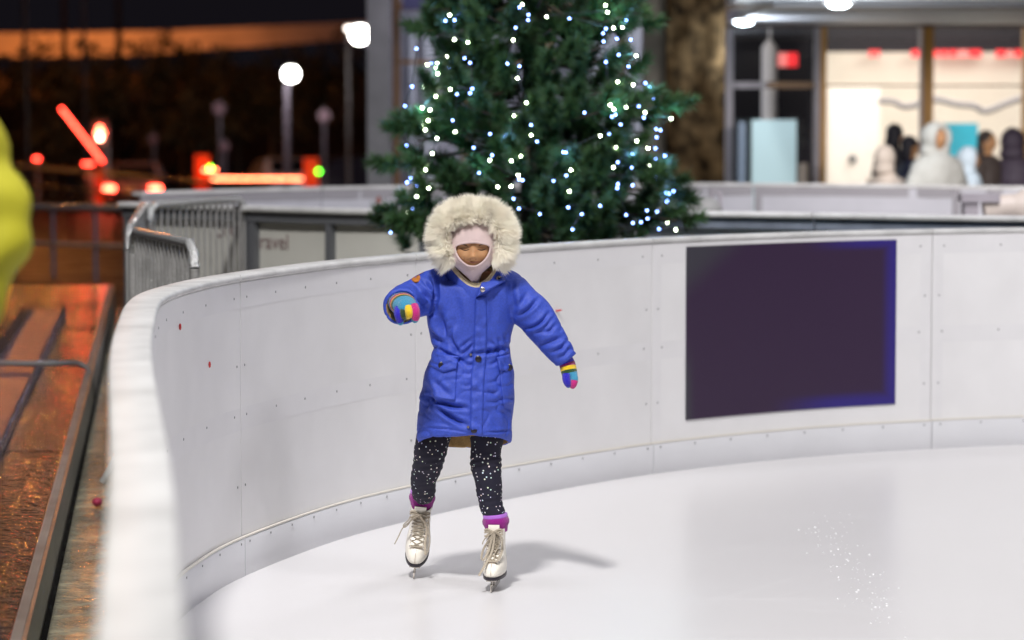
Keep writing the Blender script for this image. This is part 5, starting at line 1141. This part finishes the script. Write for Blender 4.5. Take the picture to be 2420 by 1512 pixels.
# --- leggings, socks ----------------------------------------------------------
lg = bpy.data.materials.new('starry leggings'); lg.use_nodes = True; nt = lg.node_tree; N = nt.nodes; L = nt.links; pb = N['Principled BSDF']; pb.inputs['Roughness'].default_value = .8
tc = N.new('ShaderNodeTexCoord'); vo = N.new('ShaderNodeTexVoronoi'); vo.inputs['Scale'].default_value = 76; vo.inputs['Randomness'].default_value = .9; L.new(tc.outputs['Object'], vo.inputs['Vector'])
th = N.new('ShaderNodeMath'); th.operation = 'LESS_THAN'; th.inputs[1].default_value = .20; L.new(vo.outputs['Distance'], th.inputs[0])
mx_ = N.new('ShaderNodeMix'); mx_.data_type = 'RGBA'; mx_.inputs[6].default_value = (.0085, .007, .022, 1); L.new(th.outputs[0], mx_.inputs[0])
hs = N.new('ShaderNodeMix'); hs.data_type = 'RGBA'; hs.inputs[0].default_value = .35; hs.inputs[6].default_value = (.95, .95, .98, 1); L.new(vo.outputs['Color'], hs.inputs[7]); L.new(hs.outputs[2], mx_.inputs[7]); L.new(mx_.outputs[2], pb.inputs['Base Color'])
sockm = mat('magenta sock', S(150, 8, 135), .9, bump=.5, bscale=300, sheen=.3); sockl = mat('lilac sock band', S(180, 110, 215), .9, sheen=.3)
for L_, sk_, lb in ((LEGL, skL, 'left'), (LEGR, skR, 'right')):
    a, r = limb(L_[:-1]); mb = MB(); mb.tube(a, r, 28); me = remesh(mb, .004, 2); V = coords(me).copy(); Nn = normals(me)
    pj = proj(V)
    for i in range(len(V)):
        x, y, z = V[i]; py = pj[i, 1]; V[i] += Nn[i] * (noise.noise((x * 14, y * 14, z * 30)) * .0035 + .0016 * math.exp(-((py - 1095) / 24) ** 2) * math.sin(py * .42 + x * 45) + .0010 * math.exp(-((py - 1175) / 30) ** 2) * math.sin(py * .5 + x * 50))
    setco(me, V); glink('leggings_leg', me, lg)
    e = a[-1]; e0 = sk_((0, .018, .200)); axn = (e - e0); axn /= np.linalg.norm(axn)
    top_ = e + axn * .004; R = []; uu = np.cross(axn, [0, -1., 0]); uu /= np.linalg.norm(uu); vv = np.cross(uu, axn)
    rt_ = 29.5 / SCL
    def sr(c, rr): return [c + rr * (math.cos(q) * uu + math.sin(q) * vv) for q in [2 * math.pi * k / 28 for k in range(28)]]
    b0 = e0 - axn * .022
    cs = [(top_ + axn * .003, rt_ * .86), (top_ + axn * .003, rt_ * .98), (top_ - axn * .004, rt_ * 1.02), (top_ - axn * .009, rt_ * .98)]
    so = MB().rings([sr(c, q) for c, q in [(top_ - axn * .008, rt_ * .8), (top_ - axn * .009, rt_ * 1.02), (top_ - axn * .018, rt_ * 1.10), (top_ - axn * .028, rt_ * 1.08), (b0 * .5 + top_ * .5 - axn * .01, rt_ * .95), (b0, rt_ * .86)]]).build('sock', sockm, girl, True)
    MB().rings([sr(c, q) for c, q in cs]).build('sock_band', sockl, so, True)
# --- hood and fur ruff ---------------------------------------------------------
mb = MB(); mb.ball(P(1116, 549, .015), (.085, .080, .116), 36, 24); mb.ball(P(1116, 608, .06), (.088, .060, .045), 30, 16)
me = remesh(mb, .005, 3); V = coords(me).copy(); Nn = normals(me)
for i in range(len(V)):
    x, y, z = V[i]; V[i] += Nn[i] * (noise.noise((x * 14, y * 14, z * 14)) * .006)
setco(me, V); hc = np.array([p.center for p in me.polygons]); hn = np.array([p.normal for p in me.polygons]); hp = proj(hc)
me.polygons.foreach_set('material_index', ((hn[:, 1] < .1) & (hp[:, 1] > 488) & (hc[:, 1] < D0 + .02)).astype(int).tolist()); hood = glink('hood', me, [cloth, M.setdefault('fleece', mat('cream hood fleece', S(232, 214, 176), .95, bump=1., bscale=180))])
for s in ():
    pass
path = spline([(*P(1068, 618, -.095), 17), (*P(1052, 597, -.105), 20), (*P(1045, 567, -.110), 22), (*P(1049, 539, -.112), 24), (*P(1066, 518, -.110), 26), (*P(1092, 508, -.108), 27), (*P(1118, 505, -.110), 27), (*P(1144, 508, -.110), 27), (*P(1168, 518, -.112), 26), (*P(1185, 541, -.112), 24), (*P(1189, 570, -.110), 22), (*P(1183, 600, -.105), 20), (*P(1170, 619, -.095), 17)], 10)
pp, pr = path[:, :3], path[:, 3] / SCL * .78
furm = mat('cream fur', (1., .95, .84), .7, spec=.3, var=.04, vscale=30)
core = MB(); core.tube(pp, pr * .80, 14); ball0 = pp[0]; core.ball(pp[0], pr[0] * .8, 12, 8); core.ball(pp[-1], pr[-1] * .8, 12, 8)
fo = core.build('fur_trim', furm, hood, True)
n = 24000; t = RN.rand(n) * (len(pp) - 1.001); i0 = t.astype(int); f = (t - i0)[:, None]
C0 = pp[i0] * (1 - f) + pp[i0 + 1] * f; TG = pp[i0 + 1] - pp[i0]; TG /= np.linalg.norm(TG, axis=1)[:, None]
rr0 = pr[i0]; cen_ = P(1116, 560, -.115); RO = C0 - cen_; RO -= TG * (RO * TG).sum(1)[:, None]; RO /= np.linalg.norm(RO, axis=1)[:, None]; BI = np.cross(TG, RO)
FW = np.where((BI[:, 1] > 0)[:, None], -BI, BI) # towards the camera
a = (RN.rand(n) * 1.35 - .42) * math.pi # from inner-front round to the outer back
DR = np.cos(a)[:, None] * FW * 1. + np.sin(a)[:, None] * RO
DR /= np.linalg.norm(DR, axis=1)[:, None]
base = C0 + DR * rr0[:, None] * .75
cl_ = np.array([[noise.noise((b[0] * 38, b[1] * 38, b[2] * 38)), noise.noise((b[0] * 38 + 9, b[1] * 38, b[2] * 38)), noise.noise((b[0] * 38, b[1] * 38 + 5, b[2] * 38))] for b in base])
end_k = np.minimum(t, len(pp) - 1 - t); endf = np.clip(1 - end_k / 8, 0, 1)[:, None]
dirn = DR * .34 + RO * np.interp(np.sin(a), [-1, -.75, -.1], [-.35, .35, .85])[:, None] + cl_ * .85 + RN.normal(size=(n, 3)) * .16 + np.array([0, 0, -.28]) * endf * 1.6 + np.array([0, -.05, 0])
dirn /= np.linalg.norm(dirn, axis=1)[:, None]; ln = (.020 + .018 * RN.rand(n) ** 2 + .008 * np.clip(np.sin(a), 0, 1))[:, None] * np.where(np.sin(a) < -.8, .6, 1.15)[:, None]
bend = cl_[:, [1, 2, 0]] * .5 + RN.normal(size=(n, 3)) * .12 + np.array([0, 0, -.15])
p1 = base + dirn * ln * .5; d2 = dirn + bend * .6; d2 /= np.linalg.norm(d2, axis=1)[:, None]; p2 = p1 + d2 * ln * .5
vw = base - np.array([0, 0, HC]); sd = np.cross(dirn, vw); sd /= np.linalg.norm(sd, axis=1)[:, None] + 1e-9; w0 = .0011
VV = np.stack([base - sd * w0, base + sd * w0, p1 - sd * w0 * .75, p1 + sd * w0 * .75, p2], 1).reshape(-1, 3)
mb = MB(); mb.v.append(VV); mb.n = len(VV)
for k in range(n): q = 5 * k; mb.f += [(q, q + 1, q + 3, q + 2), (q + 2, q + 3, q + 4)]
mb.mi = [0] * len(mb.f); me = mb.mesh('fur_strands', GO); nt = furm.node_tree; tl = nt.nodes.new('ShaderNodeBsdfTranslucent'); tl.inputs[0].default_value = (1, .95, .86, 1); ms = nt.nodes.new('ShaderNodeMixShader'); ms.inputs[0].default_value = .4
nt.links.new(nt.nodes['Principled BSDF'].outputs[0], ms.inputs[1]); nt.links.new(tl.outputs[0], ms.inputs[2]); nt.links.new(ms.outputs[0], nt.nodes['Material Output'].inputs[0])
link('fur_strands', me, furm, fo, GO)
# fine ice shavings on the rink
mb = MB()
for k in range(130):
    u = RN.rand(); px = 1930 + 190 * u + RN.normal() * 26; py = 1215 + 255 * u ** .8 + RN.normal() * 30; p = G(px, py, .001); s = .0011 + .0022 * RN.rand() ** 3
    mb.ball(p, (s * 1.6, s * 1.6, s * .7), 5, 3)
tag(mb.build('ice_shavings', mat('snow', (.9, .9, .92), .5), None, True), kind='stuff')
